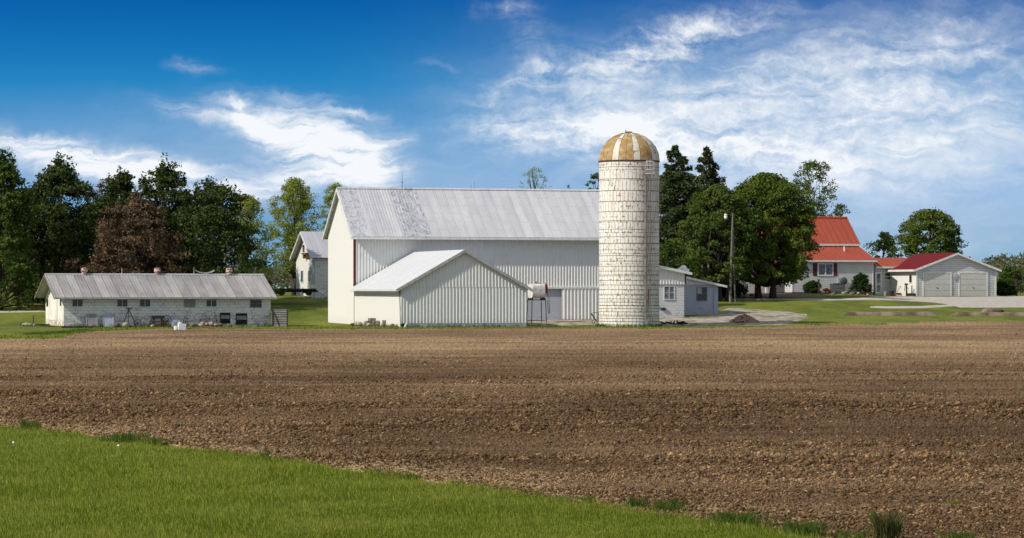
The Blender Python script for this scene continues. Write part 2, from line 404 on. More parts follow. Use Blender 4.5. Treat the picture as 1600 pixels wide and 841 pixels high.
def silo_mat(t, b):
    u = UVc(t)
    br = t.new('ShaderNodeTexBrick'); t.put(br.inputs[0], u); br.offset = 0.5
    br.inputs['Scale'].default_value = 1.0; br.inputs['Brick Width'].default_value = .29; br.inputs['Row Height'].default_value = .76
    br.inputs['Mortar Size'].default_value = .024; br.inputs['Mortar Smooth'].default_value = .6
    n = t.noise(t.mapv(u, sc=(1, .6, 1)), .9, 5, .6); nf = t.noise(t.mapv(u, sc=(1, .8, 1)), 4.5, 7, .7); ns = t.noise(t.mapv(u, sc=(5, .25, 1)), 1.6, 5, .6)
    s3 = t.new('ShaderNodeSeparateXYZ'); t.put(s3.inputs[0], u)
    paint = t.mix(t.step(ns, .42, .68), (.82, .80, .75), (.70, .60, .45))
    grey = t.step(s3.outputs[0], -0.2, 1.6)          # patchy grey and dark joints increase towards the right
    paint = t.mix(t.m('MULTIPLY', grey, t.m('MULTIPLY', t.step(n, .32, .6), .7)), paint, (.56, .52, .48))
    fac = br.outputs['Fac']
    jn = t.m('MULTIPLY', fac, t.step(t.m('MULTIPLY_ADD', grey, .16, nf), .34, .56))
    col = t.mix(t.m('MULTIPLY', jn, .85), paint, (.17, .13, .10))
    near = t.new('ShaderNodeTexBrick'); t.put(near.inputs[0], u); near.offset = .5
    near.inputs['Scale'].default_value = 1.0; near.inputs['Brick Width'].default_value = .27; near.inputs['Row Height'].default_value = .38
    near.inputs['Mortar Size'].default_value = .06; near.inputs['Mortar Smooth'].default_value = 1.0
    spots = t.m('MULTIPLY', t.step(near.outputs['Fac'], .1, .9), t.step(t.m('MULTIPLY_ADD', n, .35, nf), .70, .76))
    col = t.mix(t.m('MULTIPLY', spots, .9), col, (.09, .065, .045))
    flakes = t.step(t.m('MULTIPLY_ADD', n, .3, t.noise(u, 9, 6, .75)), .76, .82)
    col = t.mix(t.m('MULTIPLY', flakes, .8), col, (.16, .11, .075))
    # rust run under the chute
    du = t.m('ABSOLUTE', t.m('SUBTRACT', s3.outputs[0], 1.42))
    rr = t.m('MULTIPLY', t.step(du, .16, .02), t.m('MULTIPLY', t.step(s3.outputs[1], 1.2, 1.9), t.step(s3.outputs[1], 3.1, 2.6)))
    rr = t.m('MULTIPLY', rr, t.step(t.noise(t.mapv(u, sc=(6, .6, 1)), 2.0, 4), .40, .55))
    col = t.mix(rr, col, (.17, .05, .025))
    bump(t, b, t.m('SUBTRACT', 1.0, t.m('MAXIMUM', fac, spots)), .5, .02)
    return col
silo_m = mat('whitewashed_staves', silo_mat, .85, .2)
gold = simple('gold_dome_panel', (.36, .205, .065), (.45, .36, .22), 2.6, .6, bmp=.1, lo=.42, hi=.66)
def domew(t, b):
    n = t.noise(OC(t), 2.6, 7, .7); n2 = t.noise(t.mapv(OC(t), loc=(4, 4, 4)), 2.0, 7, .7)
    return t.mix(t.step(n2, .56, .62), t.mix(t.step(n, .50, .68), (.66, .62, .53), (.48, .33, .17)), (.28, .24, .2))
dome_white = mat('white_dome_panel', domew, .6)

def siding(t, b):
    u = UVc(t); s3 = t.new('ShaderNodeSeparateXYZ'); t.put(s3.inputs[0], u)
    fr = t.m('FRACT', t.m('DIVIDE', s3.outputs[1], .2)); 
    n = t.noise(u, 1.3, 5)
    bump(t, b, fr, .6, .02)
    c = t.mix(t.step(n, .3, .7), (.62, .62, .61), (.54, .54, .54))
    return t.mix(t.m('MULTIPLY', t.step(fr, .70, .95), .75), c, (.20, .20, .21))
siding_m = mat('white_siding', siding, .6)

def leaf(name, c1, c2, c3=None, tr=.3, big_amt=.75):
    m_ = bpy.data.materials.new(name); m_.use_nodes = True; t = NT(m_.node_tree)
    for n in list(t.n): t.n.remove(n)
    g = t.new('ShaderNodeNewGeometry')
    big = t.noise(t.new('ShaderNodeTexCoord').outputs['Object'], .55, 3)
    c = t.mix(g.outputs['Random Per Island'], c1, c2)
    c = t.mix(t.m('MULTIPLY', t.step(big, .42, .66), big_amt), c, c3 or tuple(x*1.25 for x in c2))
    d = t.new('ShaderNodeBsdfDiffuse'); t.put(d.inputs[0], c)
    tl = t.new('ShaderNodeBsdfTranslucent'); t.put(tl.inputs[0], t.mix(.5, c, (c2[0]*1.6, c2[1]*1.6, c2[2]*.7)))
    mx = t.new('ShaderNodeMixShader'); mx.inputs[0].default_value = tr
    t.l.new(d.outputs[0], mx.inputs[1]); t.l.new(tl.outputs[0], mx.inputs[2])
    t.l.new(mx.outputs[0], t.new('ShaderNodeOutputMaterial').inputs[0])
    return m_
L_pine = leaf('pine_needles', (.020, .034, .012), (.060, .085, .026), (.095, .115, .036), .15)
L_green = leaf('green_leaves', (.040, .072, .015), (.105, .145, .035), (.14, .175, .045), .28)
L_maple = leaf('maple_leaves', (.034, .062, .012), (.11, .155, .030), (.15, .185, .038), .25)
L_light = leaf('young_leaves', (.14, .19, .04), (.28, .32, .08), (.33, .36, .10), .4)
L_brown = leaf('russet_leaves', (.040, .042, .020), (.16, .10, .066), (.21, .13, .09), .18)
L_spruce = leaf('spruce_needles', (.020, .034, .015), (.075, .095, .036), (.10, .12, .045), .12)
L_shrub = leaf('shrub_leaves', (.018, .038, .010), (.04, .07, .018), None, .2)
L_red = leaf('red_shrub_leaves', (.12, .03, .025), (.2, .06, .045), None, .2)
L_grass = leaf('grass_blades', (.026, .048, .006), (.30, .35, .055), (.36, .36, .08), .36, .35)
L_dkweed = leaf('dark_weed', (.040, .055, .018), (.12, .125, .045), None, .25)
L_weed = leaf('weed_blades', (.045, .085, .015), (.095, .14, .03), None, .3)

def grass_ground(t, b):
    o = OC(t)
    n = t.noise(t.mapv(o, sc=(.5, .12, 1)), .5, 6, .6); n2 = t.noise(t.mapv(o, sc=(1, .25, 1)), 5, 6, .75); n3 = t.noise(t.mapv(o, sc=(1, .2, 1)), 1.4, 4, .6)
    c = t.mix(t.step(n, .35, .65), (.095, .120, .016), (.18, .195, .032))
    c = t.mix(t.m('MULTIPLY', t.step(n2, .45, .65), .65), c, (.055, .075, .013))
    c = t.mix(t.m('MULTIPLY', t.step(n3, .6, .75), .5), c, (.20, .20, .06))
    return c
grass_g = mat('lawn_ground', grass_ground, .95, .1)
def soil_tone(t, o):
    """tone of the tilled soil, 0 damp and dark .. 1 dry and pale: broad tillage bands, passes and patches"""
    s3 = t.new('ShaderNodeSeparateXYZ'); t.put(s3.inputs[0], o); Yc = s3.outputs[1]
    band = t.noise(t.mapv(o, sc=(.03, .14, 1), rot=(0, 0, R(-6))), 1.0, 5, .6)
    rows = t.noise(t.mapv(o, sc=(.035, .75, 1), rot=(0, 0, R(-5))), 1.0, 4, .65)
    patch_ = t.noise(t.mapv(o, sc=(.10, .045, 1), loc=(3, 9, 0)), 1.0, 4, .6)
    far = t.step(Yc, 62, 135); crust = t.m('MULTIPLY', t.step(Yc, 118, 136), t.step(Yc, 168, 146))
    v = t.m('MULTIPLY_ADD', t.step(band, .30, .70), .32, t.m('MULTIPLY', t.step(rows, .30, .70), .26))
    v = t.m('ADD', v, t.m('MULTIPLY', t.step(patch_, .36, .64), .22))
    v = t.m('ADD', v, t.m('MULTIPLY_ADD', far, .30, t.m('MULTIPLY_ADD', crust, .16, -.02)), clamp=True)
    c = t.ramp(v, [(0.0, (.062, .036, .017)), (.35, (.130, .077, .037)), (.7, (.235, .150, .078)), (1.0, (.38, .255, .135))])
    return v, c
def soil(t, b):
    o = OC(t); v, c = soil_tone(t, o)
    n2 = t.noise(t.mapv(o, sc=(2.5, 1.2, 1)), 3.5, 6, .75)
    c = t.mix(t.m('MULTIPLY', t.step(n2, .50, .64), .8), c, (.045, .026, .013))
    c = t.mix(t.m('MULTIPLY', t.step(n2, .42, .30), .5), c, (.36, .25, .13))
    e = t.new('ShaderNodeAttribute'); e.attribute_name = 'edge'
    c = t.mix(t.m('MULTIPLY', e.outputs['Fac'], t.step(n2, .62, .40)), c, (.44, .31, .16))
    return c
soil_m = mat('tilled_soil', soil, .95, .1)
def clodm(t, b):
    g = t.new('ShaderNodeNewGeometry').outputs['Random Per Island']
    v, c = soil_tone(t, OC(t))
    k = t.ramp(g, [(0.0, (.30, .29, .28)), (.5, (.75, .74, .73)), (.88, (1.35, 1.33, 1.30)), (1.0, (2.3, 2.3, 2.3))])
    return t.mix(1.0, c, k, 'MULTIPLY')
clod_m = mat('soil_clods', clodm, .95, .1)
straw_m = simple('straw', (.42, .32, .18), (.26, .18, .09), 1, .8)
def gravel(t, b):
    o = OC(t); n = t.noise(t.mapv(o, sc=(1, .35, 1)), 1.2, 7, .7); n2 = t.noise(o, .25, 4)
    c = t.mix(t.step(n, .35, .6), (.42, .37, .30), (.27, .23, .17))
    c = t.mix(t.step(t.m('MULTIPLY_ADD', n2, .5, t.m('MULTIPLY', n, .5)), .50, .58), c, (.17, .15, .08))
    return c
gravel_m = mat('yard_gravel', gravel, .95, .1)
def drive(t, b):
    o = OC(t); n = t.noise(t.mapv(o, sc=(1, .35, 1)), 2.2, 7, .7)
    return t.mix(t.step(n, .35, .7), (.47, .42, .37), (.36, .32, .28))
drive_m = mat('driveway_gravel', drive, .95, .1)
path_m = simple('pale_path', (.50, .47, .40), (.40, .37, .31), 2, .9)
earth_m = simple('bare_earth', (.24, .19, .13), (.09, .065, .04), .8, .95)

# ------------------------------------------------------------------ terrain
def sm(x, a, b):
    t = np.clip((np.asarray(x, float)-a)/(b-a), 0, 1); return t*t*(3-2*t)
def terrain(X, Y):
    X = np.asarray(X, float); Y = np.asarray(Y, float)
    left = np.interp(Y, [0, 205, 226, 234, 253, 300, 500], [0, 0, .10, .62, 2.15, 2.25, 2.1])
    farl = np.interp(Y, [0, 215, 226, 245, 262, 300, 500], [0, .1, .5, 1.45, 2.0, 2.2, 2.1])
    right = np.interp(Y, [0, 207, 222, 245, 262, 276, 400], [0, 0, .36, 1.10, 1.86, 2.30, 2.3])
    gar = np.interp(Y, [0, 207, 222, 245, 262, 281, 400], [0, 0, .34, 1.10, 1.55, 2.02, 2.1])
    a = sm(X, -36, -25)
    z = farl*(1-a)+left*a
    b = sm(X, -3, 6); z = z*(1-b)+right*b
    c = sm(X, 32, 38); z = z*(1-c)+gar*c
    z = z-np.clip(Y-400, 0, 1e9)*.0004
    return z
def tz(X, Y): return float(terrain(X, Y))
def hsh(ix, iy, seed=0):
    n = (ix*374761393+iy*668265263+seed*982451653) & 0xffffffff
    n = ((n ^ (n >> 13))*1274126177) & 0xffffffff
    return ((n ^ (n >> 16)) & 0xffff)/65535.0
def vn(x, y, seed=0):
    ix = np.floor(x).astype(np.int64); iy = np.floor(y).astype(np.int64); fx = x-ix; fy = y-iy
    fx = fx*fx*(3-2*fx); fy = fy*fy*(3-2*fy)
    a = hsh(ix, iy, seed); b = hsh(ix+1, iy, seed); c = hsh(ix, iy+1, seed); d = hsh(ix+1, iy+1, seed)
    return (a*(1-fx)+b*fx)*(1-fy)+(c*(1-fx)+d*fx)*fy
def fbm(x, y, seed=0, o=4):
    s = 0; a = .5
    for i in range(o): s = s+a*vn(x*2**i, y*2**i, seed+i); a *= .5
    return s
def grid_faces(nr, nc):
    i = np.arange(nr*nc).reshape(nr, nc)
    return np.stack([i[:-1, :-1], i[:-1, 1:], i[1:, 1:], i[1:, :-1]], -1).reshape(-1, 4)
def grid_obj(name, X, Y, Z, m_, smooth=True):
    return fast_mesh(name, np.stack([X, Y, Z], -1).reshape(-1, 3), grid_faces(*X.shape), m_, smooth=smooth)

# field outline: near edge (lawn) and far edge (farmyard grass)
NE_X = [-900, -400, 0, 200, 420, 620, 800, 1000, 1200, 1400, 1750, 2500]
NE_Y = [560, 600, 668, 690, 722, 748, 775, 808, 838, 880, 960, 1200]
FE_X = [-600, 0, 60, 100, 118, 160, 270, 430, 560, 700, 830, 940, 1040, 1180, 1330, 1600, 2400]
FE_Y = [533, 531, 530, 529, 522, 517.5, 513.5, 515.5, 515, 514, 513.5, 513.8, 513, 511, 508.5, 506.5, 504]
near_y = lambda px: np.interp(px, NE_X, NE_Y)
def far_Y(px):
    px = np.asarray(px, float); y = np.interp(px, FE_X, FE_Y)
    return CH*F/(y-HY)*np.where(px > 1000, .985, 1.0)
near_Y = lambda px: CH*F/(near_y(px)-HY)

# one ground sheet to the horizon
gx = np.concatenate([-np.geomspace(3000, 62, 24), np.arange(-60, 60.1, 1.0), np.geomspace(62, 3000, 24)])
gy = np.concatenate([[-400, -100, -20], np.arange(0, 200, 8), np.arange(200, 300, 1.0), np.geomspace(300, 6000, 30)])
GX, GY = np.meshgrid(gx, gy)
GZ = terrain(GX, GY)+.05*(fbm(GX*.2, GY*.2, 5)-.5)*sm(GY, 200, 215)
pxg = 800+GX/np.maximum(GY, 1)*F
infield = (GY < far_Y(pxg)-1) & (GY > near_Y(pxg)+3)
GZ = np.where(infield, GZ-.12, GZ-.02)
ground = grid_obj('ground', GX, GY, GZ, grass_g); tag(ground, kind='structure')

# tilled field: fine relief so that every clod row catches the low light
pxs = np.concatenate([np.linspace(-700, -60, 60), np.arange(-56, 1660, 1.8), np.linspace(1670, 2400, 60)])
NR = 330
tt = np.linspace(0, 1, NR)[:, None]
invn = 1/near_Y(pxs)[None, :]; invf = 1/far_Y(pxs)[None, :]
FYY = 1/(invn*(1-tt)+invf*tt)
jit = (RNG.random(FYY.shape)-.5)*.0012*FYY; jit[0] = 0; jit[-1] = 0
FXX = (pxs[None, :]-800)/F*FYY
edge_w = (fbm(FXX*1.5, FYY*.4, 77)-.5)
FYY2 = FYY+np.where(tt < .001, edge_w*1.6, 0)+np.where(tt > .999, (fbm(FXX*.8, FYY*0, 9)-.5)*8, 0)
def field_relief(X, Y):
    return (1-.45*sm(Y, 70, 150))*(.05*(fbm(X*3, Y*.7, 3)-.45)+.05*(vn(X*.06, Y*1.0-X*.08, 8)-.5))+.07*(fbm(X*.5, Y*.12, 21, 3)-.45)
relief = field_relief(FXX, FYY)+.065*(RNG.random(FXX.shape)-.5)*sm(FYY, 20, 60)
mask = np.minimum(sm(tt, 0, .02), 1)
FZ = terrain(FXX, FYY2)+.03+relief*mask-.05*(1-mask)
field = grid_obj('tilled_field', FXX, FYY2, FZ, soil_m, smooth=False); tag(field, kind='structure')
e = field.data.attributes.new('edge', 'FLOAT', 'POINT')
dist_edge = (FYY-near_Y(pxs)[None, :])/np.maximum(FYY, 1)
ev = sm(dist_edge*(.6+fbm(FXX*.6, FYY*.2, 31)*1.1), .16, 0.0)*.95
e.data.foreach_set('value', ev.astype(np.float32).ravel())

# near lawn: its own sheet under the blades
lx = np.concatenate([np.linspace(-900, 2500, 240)]); lt_ = np.linspace(0, 1, 60)[:, None]
LY = 6+(near_Y(lx)[None, :]*1.02-6)*lt_; LX = (lx[None, :]-800)/F*LY
lawn = grid_obj('lawn', LX, LY, terrain(LX, LY)+.005+.03*(fbm(LX*.8, LY*.3, 12)-.4), grass_g); tag(lawn, kind='structure')

def blades(name, X, Y, Z, h, wd, m_, lean=.35, label=None, cat=None, parent=None, kind='stuff'):
    n = len(X); a = RNG.random(n)*2*math.pi; l = (RNG.random(n)-.3)*lean*h*2; b = RNG.random(n)*2*math.pi
    ux, uy = np.cos(a)*wd/2, np.sin(a)*wd/2
    # half the blades face the camera so that thin ones do not vanish
    ux = np.where(RNG.random(n) < .5, wd/2, ux)
    lx_, ly_ = np.cos(b)*l, np.sin(b)*l
    V = np.stack([np.stack([X-ux, Y-uy, Z-.01], -1), np.stack([X+ux, Y+uy, Z-.01], -1),
                  np.stack([X+ux*.7+lx_*.52, Y+uy*.7+ly_*.52, Z+h*.6], -1), np.stack([X+lx_, Y+ly_, Z+h], -1)], 1)
    Fc = np.arange(n*4).reshape(n, 4)
    o = fast_mesh(name, V.reshape(-1, 3), Fc, m_, parent)
    return tag(o, label, cat, kind=kind)
n = 380000
px = RNG.uniform(-60, 1330, n); ny = near_y(px); py = ny+(890-ny)*RNG.random(n)
keep = (py > ny-1.5) & (ny < 885); px, py = px[keep], py[keep]
Y = CH*F/(py-HY)+RNG.normal(0, .12, len(px)); X = (px-800)/F*Y
Zg = terrain(X, Y)+.03*(fbm(X*.8, Y*.3, 12)-.4)
h = (.022+.060*RNG.random(len(X))**1.6)*(.35+1.4*fbm(X*1.1, Y*.30, 41))*1.2
blades('grass', X, Y, Zg, h, (.0060+.00014*Y*RNG.random(len(X)))*1.0, L_grass, .4, 'bright green mown grass of the near lawn in the lower left corner', 'grass')
# shaggy fringe where lawn meets soil
n = 15000
px = RNG.uniform(-60, 1420, n); Y = near_Y(px)+RNG.normal(.1, .55, n)*(.2+1.5*fbm(px*.03, px*0, 3)**1.5); X = (px-800)/F*Y
k = fbm(X*1.2, X*0, 55) > .42; X, Y = X[k], Y[k]
blades('field_edge_grass', X, Y, terrain(X, Y)+.01, .04+.09*RNG.random(len(X))**2, .007, L_grass, .5, 'shaggy uncut grass fringe where the lawn meets the soil', 'grass')
# far fringe round the farmyard and rough lawn relief
n = 26000
px = RNG.uniform(-60, 1660, n); fy = far_Y(px); Y = fy+np.abs(RNG.normal(0, 7, n))-.8; X = (px-800)/F*Y
k = (vn(X*1.3, Y*.6, 91) > .25) & (Y < 213) & ~((px > 835) & (px < 935) & (Y > 203)) & ~((px > 1030) & (px < 1260) & (Y > 208)); X, Y = X[k], Y[k]
blades('farmyard_grass', X, Y, terrain(X, Y)-.03, .07+.10*RNG.random(len(X)), .045, L_grass, .3, 'short green grass strip between the tilled field and the barns', 'grass')

# clods and straw on the field (beyond counting)
def scatter_clods(n, seed):
    g = np.random.default_rng(seed)
    px = np.where(g.random(n) < .84, g.uniform(-60, 1660, n), g.uniform(-600, 2300, n)); ny = near_y(px); fyp = CH*F/far_Y(px)+HY
    q = g.random(n); py = fyp+(np.minimum(ny, 880)-fyp)*q
    Y = CH*F/(py-HY); X = (px-800)/F*Y
    return X, Y, g
X, Y, g = scatter_clods(160000, 5)
r = (.013+.034*g.random(len(X))**2)*.82*np.clip(Y/62, .62, 1.0)*np.clip(1.25-Y/260, .5, 1)
r *= np.clip(.15+1.75*fbm(X*.22, Y*.16, 61)*(.55+.9*vn(X*.05, Y*.9, 62)), .35, 1.7)
big = g.random(len(X)) < .02; r = np.where(big, r*1.8, r)
base = np.array([[1, 0, 0], [0, 1, 0], [-1, 0, 0], [0, -1, 0], [0, 0, 1], [0, 0, -.6]], float)
V = base[None]*(1+(g.random((len(X), 6, 1))-.5)*.7)+(g.random((len(X), 6, 3))-.5)*.35
V = V*r[:, None, None]*np.array([1.25, 1.25, .95]); ang = g.random(len(X))*6.28
ca, sa = np.cos(ang)[:, None], np.sin(ang)[:, None]
V = np.stack([V[..., 0]*ca-V[..., 1]*sa, V[..., 0]*sa+V[..., 1]*ca, V[..., 2]], -1)
V += np.stack([X, Y, terrain(X, Y)+.035+field_relief(X, Y)+.35*r], -1)[:, None]
fb = np.array([[0, 1, 4], [1, 2, 4], [2, 3, 4], [3, 0, 4], [1, 0, 5], [2, 1, 5], [3, 2, 5], [0, 3, 5]])
Fc = (np.arange(len(X))[:, None, None]*6+fb[None]).reshape(-1, 3)
tag(fast_mesh('soil_clods', V.reshape(-1, 3), Fc, clod_m), 'loose brown soil clods all over the tilled field', 'soil', kind='stuff')
X, Y, g = scatter_clods(3200, 9)
L = .012+.03*g.random(len(X))**2; a = g.random(len(X))*3.14; wv = .004+.00006*Y
d = np.stack([np.cos(a)*L, np.sin(a)*L, (g.random(len(X))-.5)*L*.6], -1); c = np.stack([X, Y, terrain(X, Y)+.06+field_relief(X, Y)+.02*g.random(len(X))], -1)
up = np.stack([0*wv, 0*wv, wv], -1)
V = np.stack([c-d-up, c+d-up, c+d+up, c-d+up], 1)
tag(fast_mesh('straw_litter', V.reshape(-1, 3), np.arange(len(X)*4).reshape(-1, 4), straw_m), 'pale bits of straw littering the tilled soil', 'straw', kind='stuff')

# ---- overlay sheets in the yard: outline given as points (photo x, photo y at which that ground shows)
def ground_Y(px, py):
    lo, hi = 190.0, 420.0
    f = lambda Y: HY+(CH-tz((px-800)/F*Y, Y))*F/Y-py
    Ys = np.linspace(lo, hi, 400); v = [f(y) for y in Ys]
    for i in range(len(Ys)-1):
        if v[i] >= 0 > v[i+1]: return Ys[i]+(Ys[i+1]-Ys[i])*v[i]/(v[i]-v[i+1])
    return hi if v[-1] > 0 else lo
def patch(name, m_, xs, bot, top, dz=.03, n=90, rough=1.0):
    """sheet between a near and a far outline (y as functions of photo x), draped on the terrain"""
    P = np.linspace(xs[0], xs[-1], n); nr = 14
    yb = np.interp(P, xs, bot); yt = np.interp(P, xs, top)
    Yb = np.array([ground_Y(p, y) for p, y in zip(P, yb)]); Yt = np.array([ground_Y(p, y) for p, y in zip(P, yt)])
    Yb = Yb+rough*(fbm(P*.06, P*0, 3)-.5)*2; Yt = Yt+rough*(fbm(P*.06, P*0+4, 8)-.5)*3
    t = np.linspace(0, 1, nr)[:, None]; YY = Yb*(1-t)+np.maximum(Yt, Yb)*t; XX = (P-800)/F*YY
    edge = np.minimum(np.minimum(t, 1-t)*6, 1)*np.clip(np.minimum(P-P[0], P[-1]-P)/12, 0, 1)
    o = grid_obj(name, XX, YY, terrain(XX, YY)+dz*edge+.004+.05*(fbm(XX*.2, YY*.2, 5)-.5)-(1-edge)*.03, m_)
    return tag(o, kind='structure')
patch('gravel_yard', gravel_m, [1028, 1060, 1110, 1140, 1180, 1230, 1262], [509.5, 509.3, 509, 508, 508.5, 507.5, 496], [497, 494, 489, 480.5, 482, 487, 490], rough=2)
patch('dirt_apron', gravel_m, [824, 860, 900, 936, 960], [507.5, 509, 508, 507, 507], [499, 499, 499, 499, 499], rough=.6)
patch('garden_path', path_m, [1125, 1200, 1300, 1360, 1440, 1480], [468.6, 468.8, 469, 468.2, 470, 472], [466.6, 466.8, 466.8, 464.5, 463.5, 463.5], rough=0)
patch('driveway', drive_m, [1330, 1400, 1460, 1484, 1500, 1600, 1720], [467.6, 469.5, 472.5, 476, 480.5, 480.5, 480.5], [465.5, 463.3, 463.2, 463.2, 463.2, 462.6, 462.4], rough=0, n=160)
patch('driveway_loop', drive_m, [1358, 1390, 1440, 1480, 1500], [480.3, 481.6, 481.4, 479, 478], [478.4, 478.8, 478.2, 476.4, 475], rough=0)
patch('farm_lane', path_m, [-120, 0, 40, 74], [488.8, 488.4, 487.8, 487.2], [486.4, 486.2, 485.8, 485.4], rough=0)
patch('mulch_bed', simple('mulch', (.20, .10, .065), (.11, .06, .04), 3, .95), [1122, 1150, 1200, 1250, 1282], [463.8, 464.6, 464, 463, 461.5], [458, 458, 458, 458.3, 459], rough=0)

# ------------------------------------------------------------------ buildings
class Bld:
    """a building frame: local x runs along its front wall, y away from the viewer, z up"""
    def __init__(s, name, label, cat, px, Y, z, deg, group=None):
        s.th = R(deg); s.c, s.s = math.cos(s.th), math.sin(s.th); s.ox, s.oy, s.oz = W(px, Y), Y, z
        s.root = thing(name, label, cat, (s.ox, s.oy, z), s.th, group)
    def S(s, px, d=0.0):
        u = (px-800)/F; return (u*(s.oy+s.c*d)-s.ox+s.s*d)/(s.c-u*s.s)
    def D(s, px):
        u = (px-800)/F; return (s.ox-u*s.oy)/(u*s.c+s.s)
    def Yw(s, x, d): return s.oy+s.s*x+s.c*d
    def Z(s, py, x, d=0.0): return ZP(py, s.Yw(x, d))-s.oz
    def rect(s, p0, p1, q0, q1, d=0.0):
        """photo rectangle (left, right, top, bottom) on the plane y=d -> x0, x1, z0, z1"""
        a, b = s.S(p0, d), s.S(p1, d); return a, b, s.Z(q1, (a+b)/2, d), s.Z(q0, (a+b)/2, d)
    def world(s, x, y, z=0): return (s.ox+s.c*x-s.s*y, s.oy+s.s*x+s.c*y, s.oz+z)

def corr(mb, x0, x1, zb, zt, y=0.0, pitch=.225, h=.028, kinks=(), map_=None, out=-1):
    """ribbed metal wall sheet between zb(x) and zt(x)"""
    fb = zb if callable(zb) else (lambda x: zb); ft = zt if callable(zt) else (lambda x: zt)
    xs = []; x = x0
    while x < x1-1e-6:
        for f, o in ((0, 0), (.52, 0), (.62, 1), (.86, 1), (.96, 0)):
            q = x+f*pitch
            if q < x1: xs.append((q, o))
        x += pitch
    xs.append((x1, 0))
    for k in kinks: xs.append((k, 0))
    xs = sorted(set(xs))
    vs = []
    for q, o in xs:
        for z in (fb(q), max(ft(q), fb(q)+.001)):
            p = (q, y+out*h*o, z); vs.append(map_(p) if map_ else p)
    fs = [(2*i, 2*i+2, 2*i+3, 2*i+1) for i in range(len(xs)-1)]
    mb.add(vs, fs); return mb

def window(parent, x0, x1, z0, z1, y, cols=2, rows=1, fm=None, gm=None, fw=.05, name='window', proud=.05, side=None):
    """frame with mullions as a part, panes as its sub-part; side=x gives a window on the end wall x=side"""
    fm = fm or white_trim; gm = gm or glass
    def T(mb):
        if side is not None: mb.T = Matrix(((0, 1, 0, side), (1, 0, 0, 0), (0, 0, 1, 0), (0, 0, 0, 1)))
        return mb
    a = T(MB()); yb = y
    if side is not None: yb = 0
    a.box(x0-fw, x1+fw, yb-proud, yb, z1, z1+fw).box(x0-fw, x1+fw, yb-proud*1.3, yb, z0-fw, z0)
    a.box(x0-fw, x0, yb-proud, yb, z0, z1).box(x1, x1+fw, yb-proud, yb, z0, z1)
    for i in range(1, cols):
        c = x0+(x1-x0)*i/cols; a.box(c-fw*.4, c+fw*.4, yb-proud*.8, yb-.014, z0, z1)
    for j in range(1, rows):
        c = z0+(z1-z0)*j/rows; a.box(x0, x1, yb-proud*.7, yb-.016, c-fw*.3, c+fw*.3)
    fr = a.build(name, fm, parent)
    g = T(MB()); g.box(x0, x1, yb-.012, yb-.002, z0, z1); g.build('pane', gm, fr)
    return fr

# ===== main barn
TH = 16.0
barn = Bld('barn', 'big white metal barn with long grey roof, tallest building, left of the silo', 'barn', 553, 217.6, 0.0, TH)
bl, bw = 23.0, 9.25
ez = 7.2; rz_ = 10.6
mid = bw/2
m = MB(); m.T = Matrix(((0, 1, 0, 0), (1, 0, 0, 0), (0, 0, 1, 0), (0, 0, 0, 1)))
gz = lambda q: ez+(rz_-ez)*(1-abs(q-mid)/mid)-.02
corr(m, 0, bw, -.6, gz, 0, .225, .012, (mid,))
m.build('end_wall', cream_metal, barn.root, fixn=False)
m = MB(); corr(m, 0, bl, 2.86, ez, 0, .24, .042); m.build('front_wall', white_metal, barn.root, fixn=False)
m = MB(); m.box(.02, bl-.02, bw-.02, bw, -.6, ez-.02).prismx([(0.05, -.6), (bw-.05, -.6), (bw-.05, ez-.05), (mid, rz_-.07), (0.05, ez-.05)], bl-.05, bl)
m.build('rear_wall', white_metal, barn.root)
x1 = barn.S(877); xr = barn.S(936)
m = MB(); m.box(0.02, bl-.02, .06, .30, -.6, 2.84); m.build('block_wall', blue_block, barn.root)
m = MB(); corr(m, x1, xr+1.4, .36, 2.74, -.10, .29, .05)
dr = m.build('sliding_door', white_metal, barn.root, fixn=False)
MB().box(x1, xr+1.4, -.17, .0, .26, .355).build('door_sill', black_iron, dr)
MB().box(barn.S(826), bl, -.16, .0, 2.76, 2.90).build('gutter_rail', white_trim, barn.root)
MB().box(-.04, .14, -.05, .035, 2.80, ez-.10).build('corner_trim', red_trim, barn.root)
# roof, two slopes with a good overhang
barn_roof = roof_mat('barn_roof_metal', (.58, .575, .58), (.45, .45, .46), (.20, .20, .21), .75, 2.2, patches=[(-1, 1.15, (.29, .30, .33), .50), (3.85, 6.0, (.26, .27, .30), .49), (-1, 3.9, (.38, .39, .41), .60), (5.9, 23, (.36, .36, .37), .66)], hl=.55, seam_w=.020)
ov, og = .68, .32
sl_ = (rz_-ez)/mid
def roof_pair(b, L, Wd, ez, rz, ov, og, mt, t=.07, ovb=None, name='roof', ends=(None, None)):
    mid = Wd/2; k = (rz-ez)/mid; x0 = -og if ends[0] is None else ends[0]; x1 = L+og if ends[1] is None else ends[1]
    m = MB()
    m.slab((x0, -ov, ez-ov*k+.06), (x1, -ov, ez-ov*k+.06), (x1, mid, rz+.06), (x0, mid, rz+.06), t)
    ob = ov if ovb is None else ovb
    m.slab((x0, mid+.001, rz+.06), (x1, mid+.001, rz+.06), (x1, Wd+ob, ez-ob*k+.06), (x0, Wd+ob, ez-ob*k+.06), t)
    return m.build(name, mt, b.root), k, x0, x1
rf, k, rx0, rx1 = roof_pair(barn, bl, bw, ez, rz_, ov, og, barn_roof)
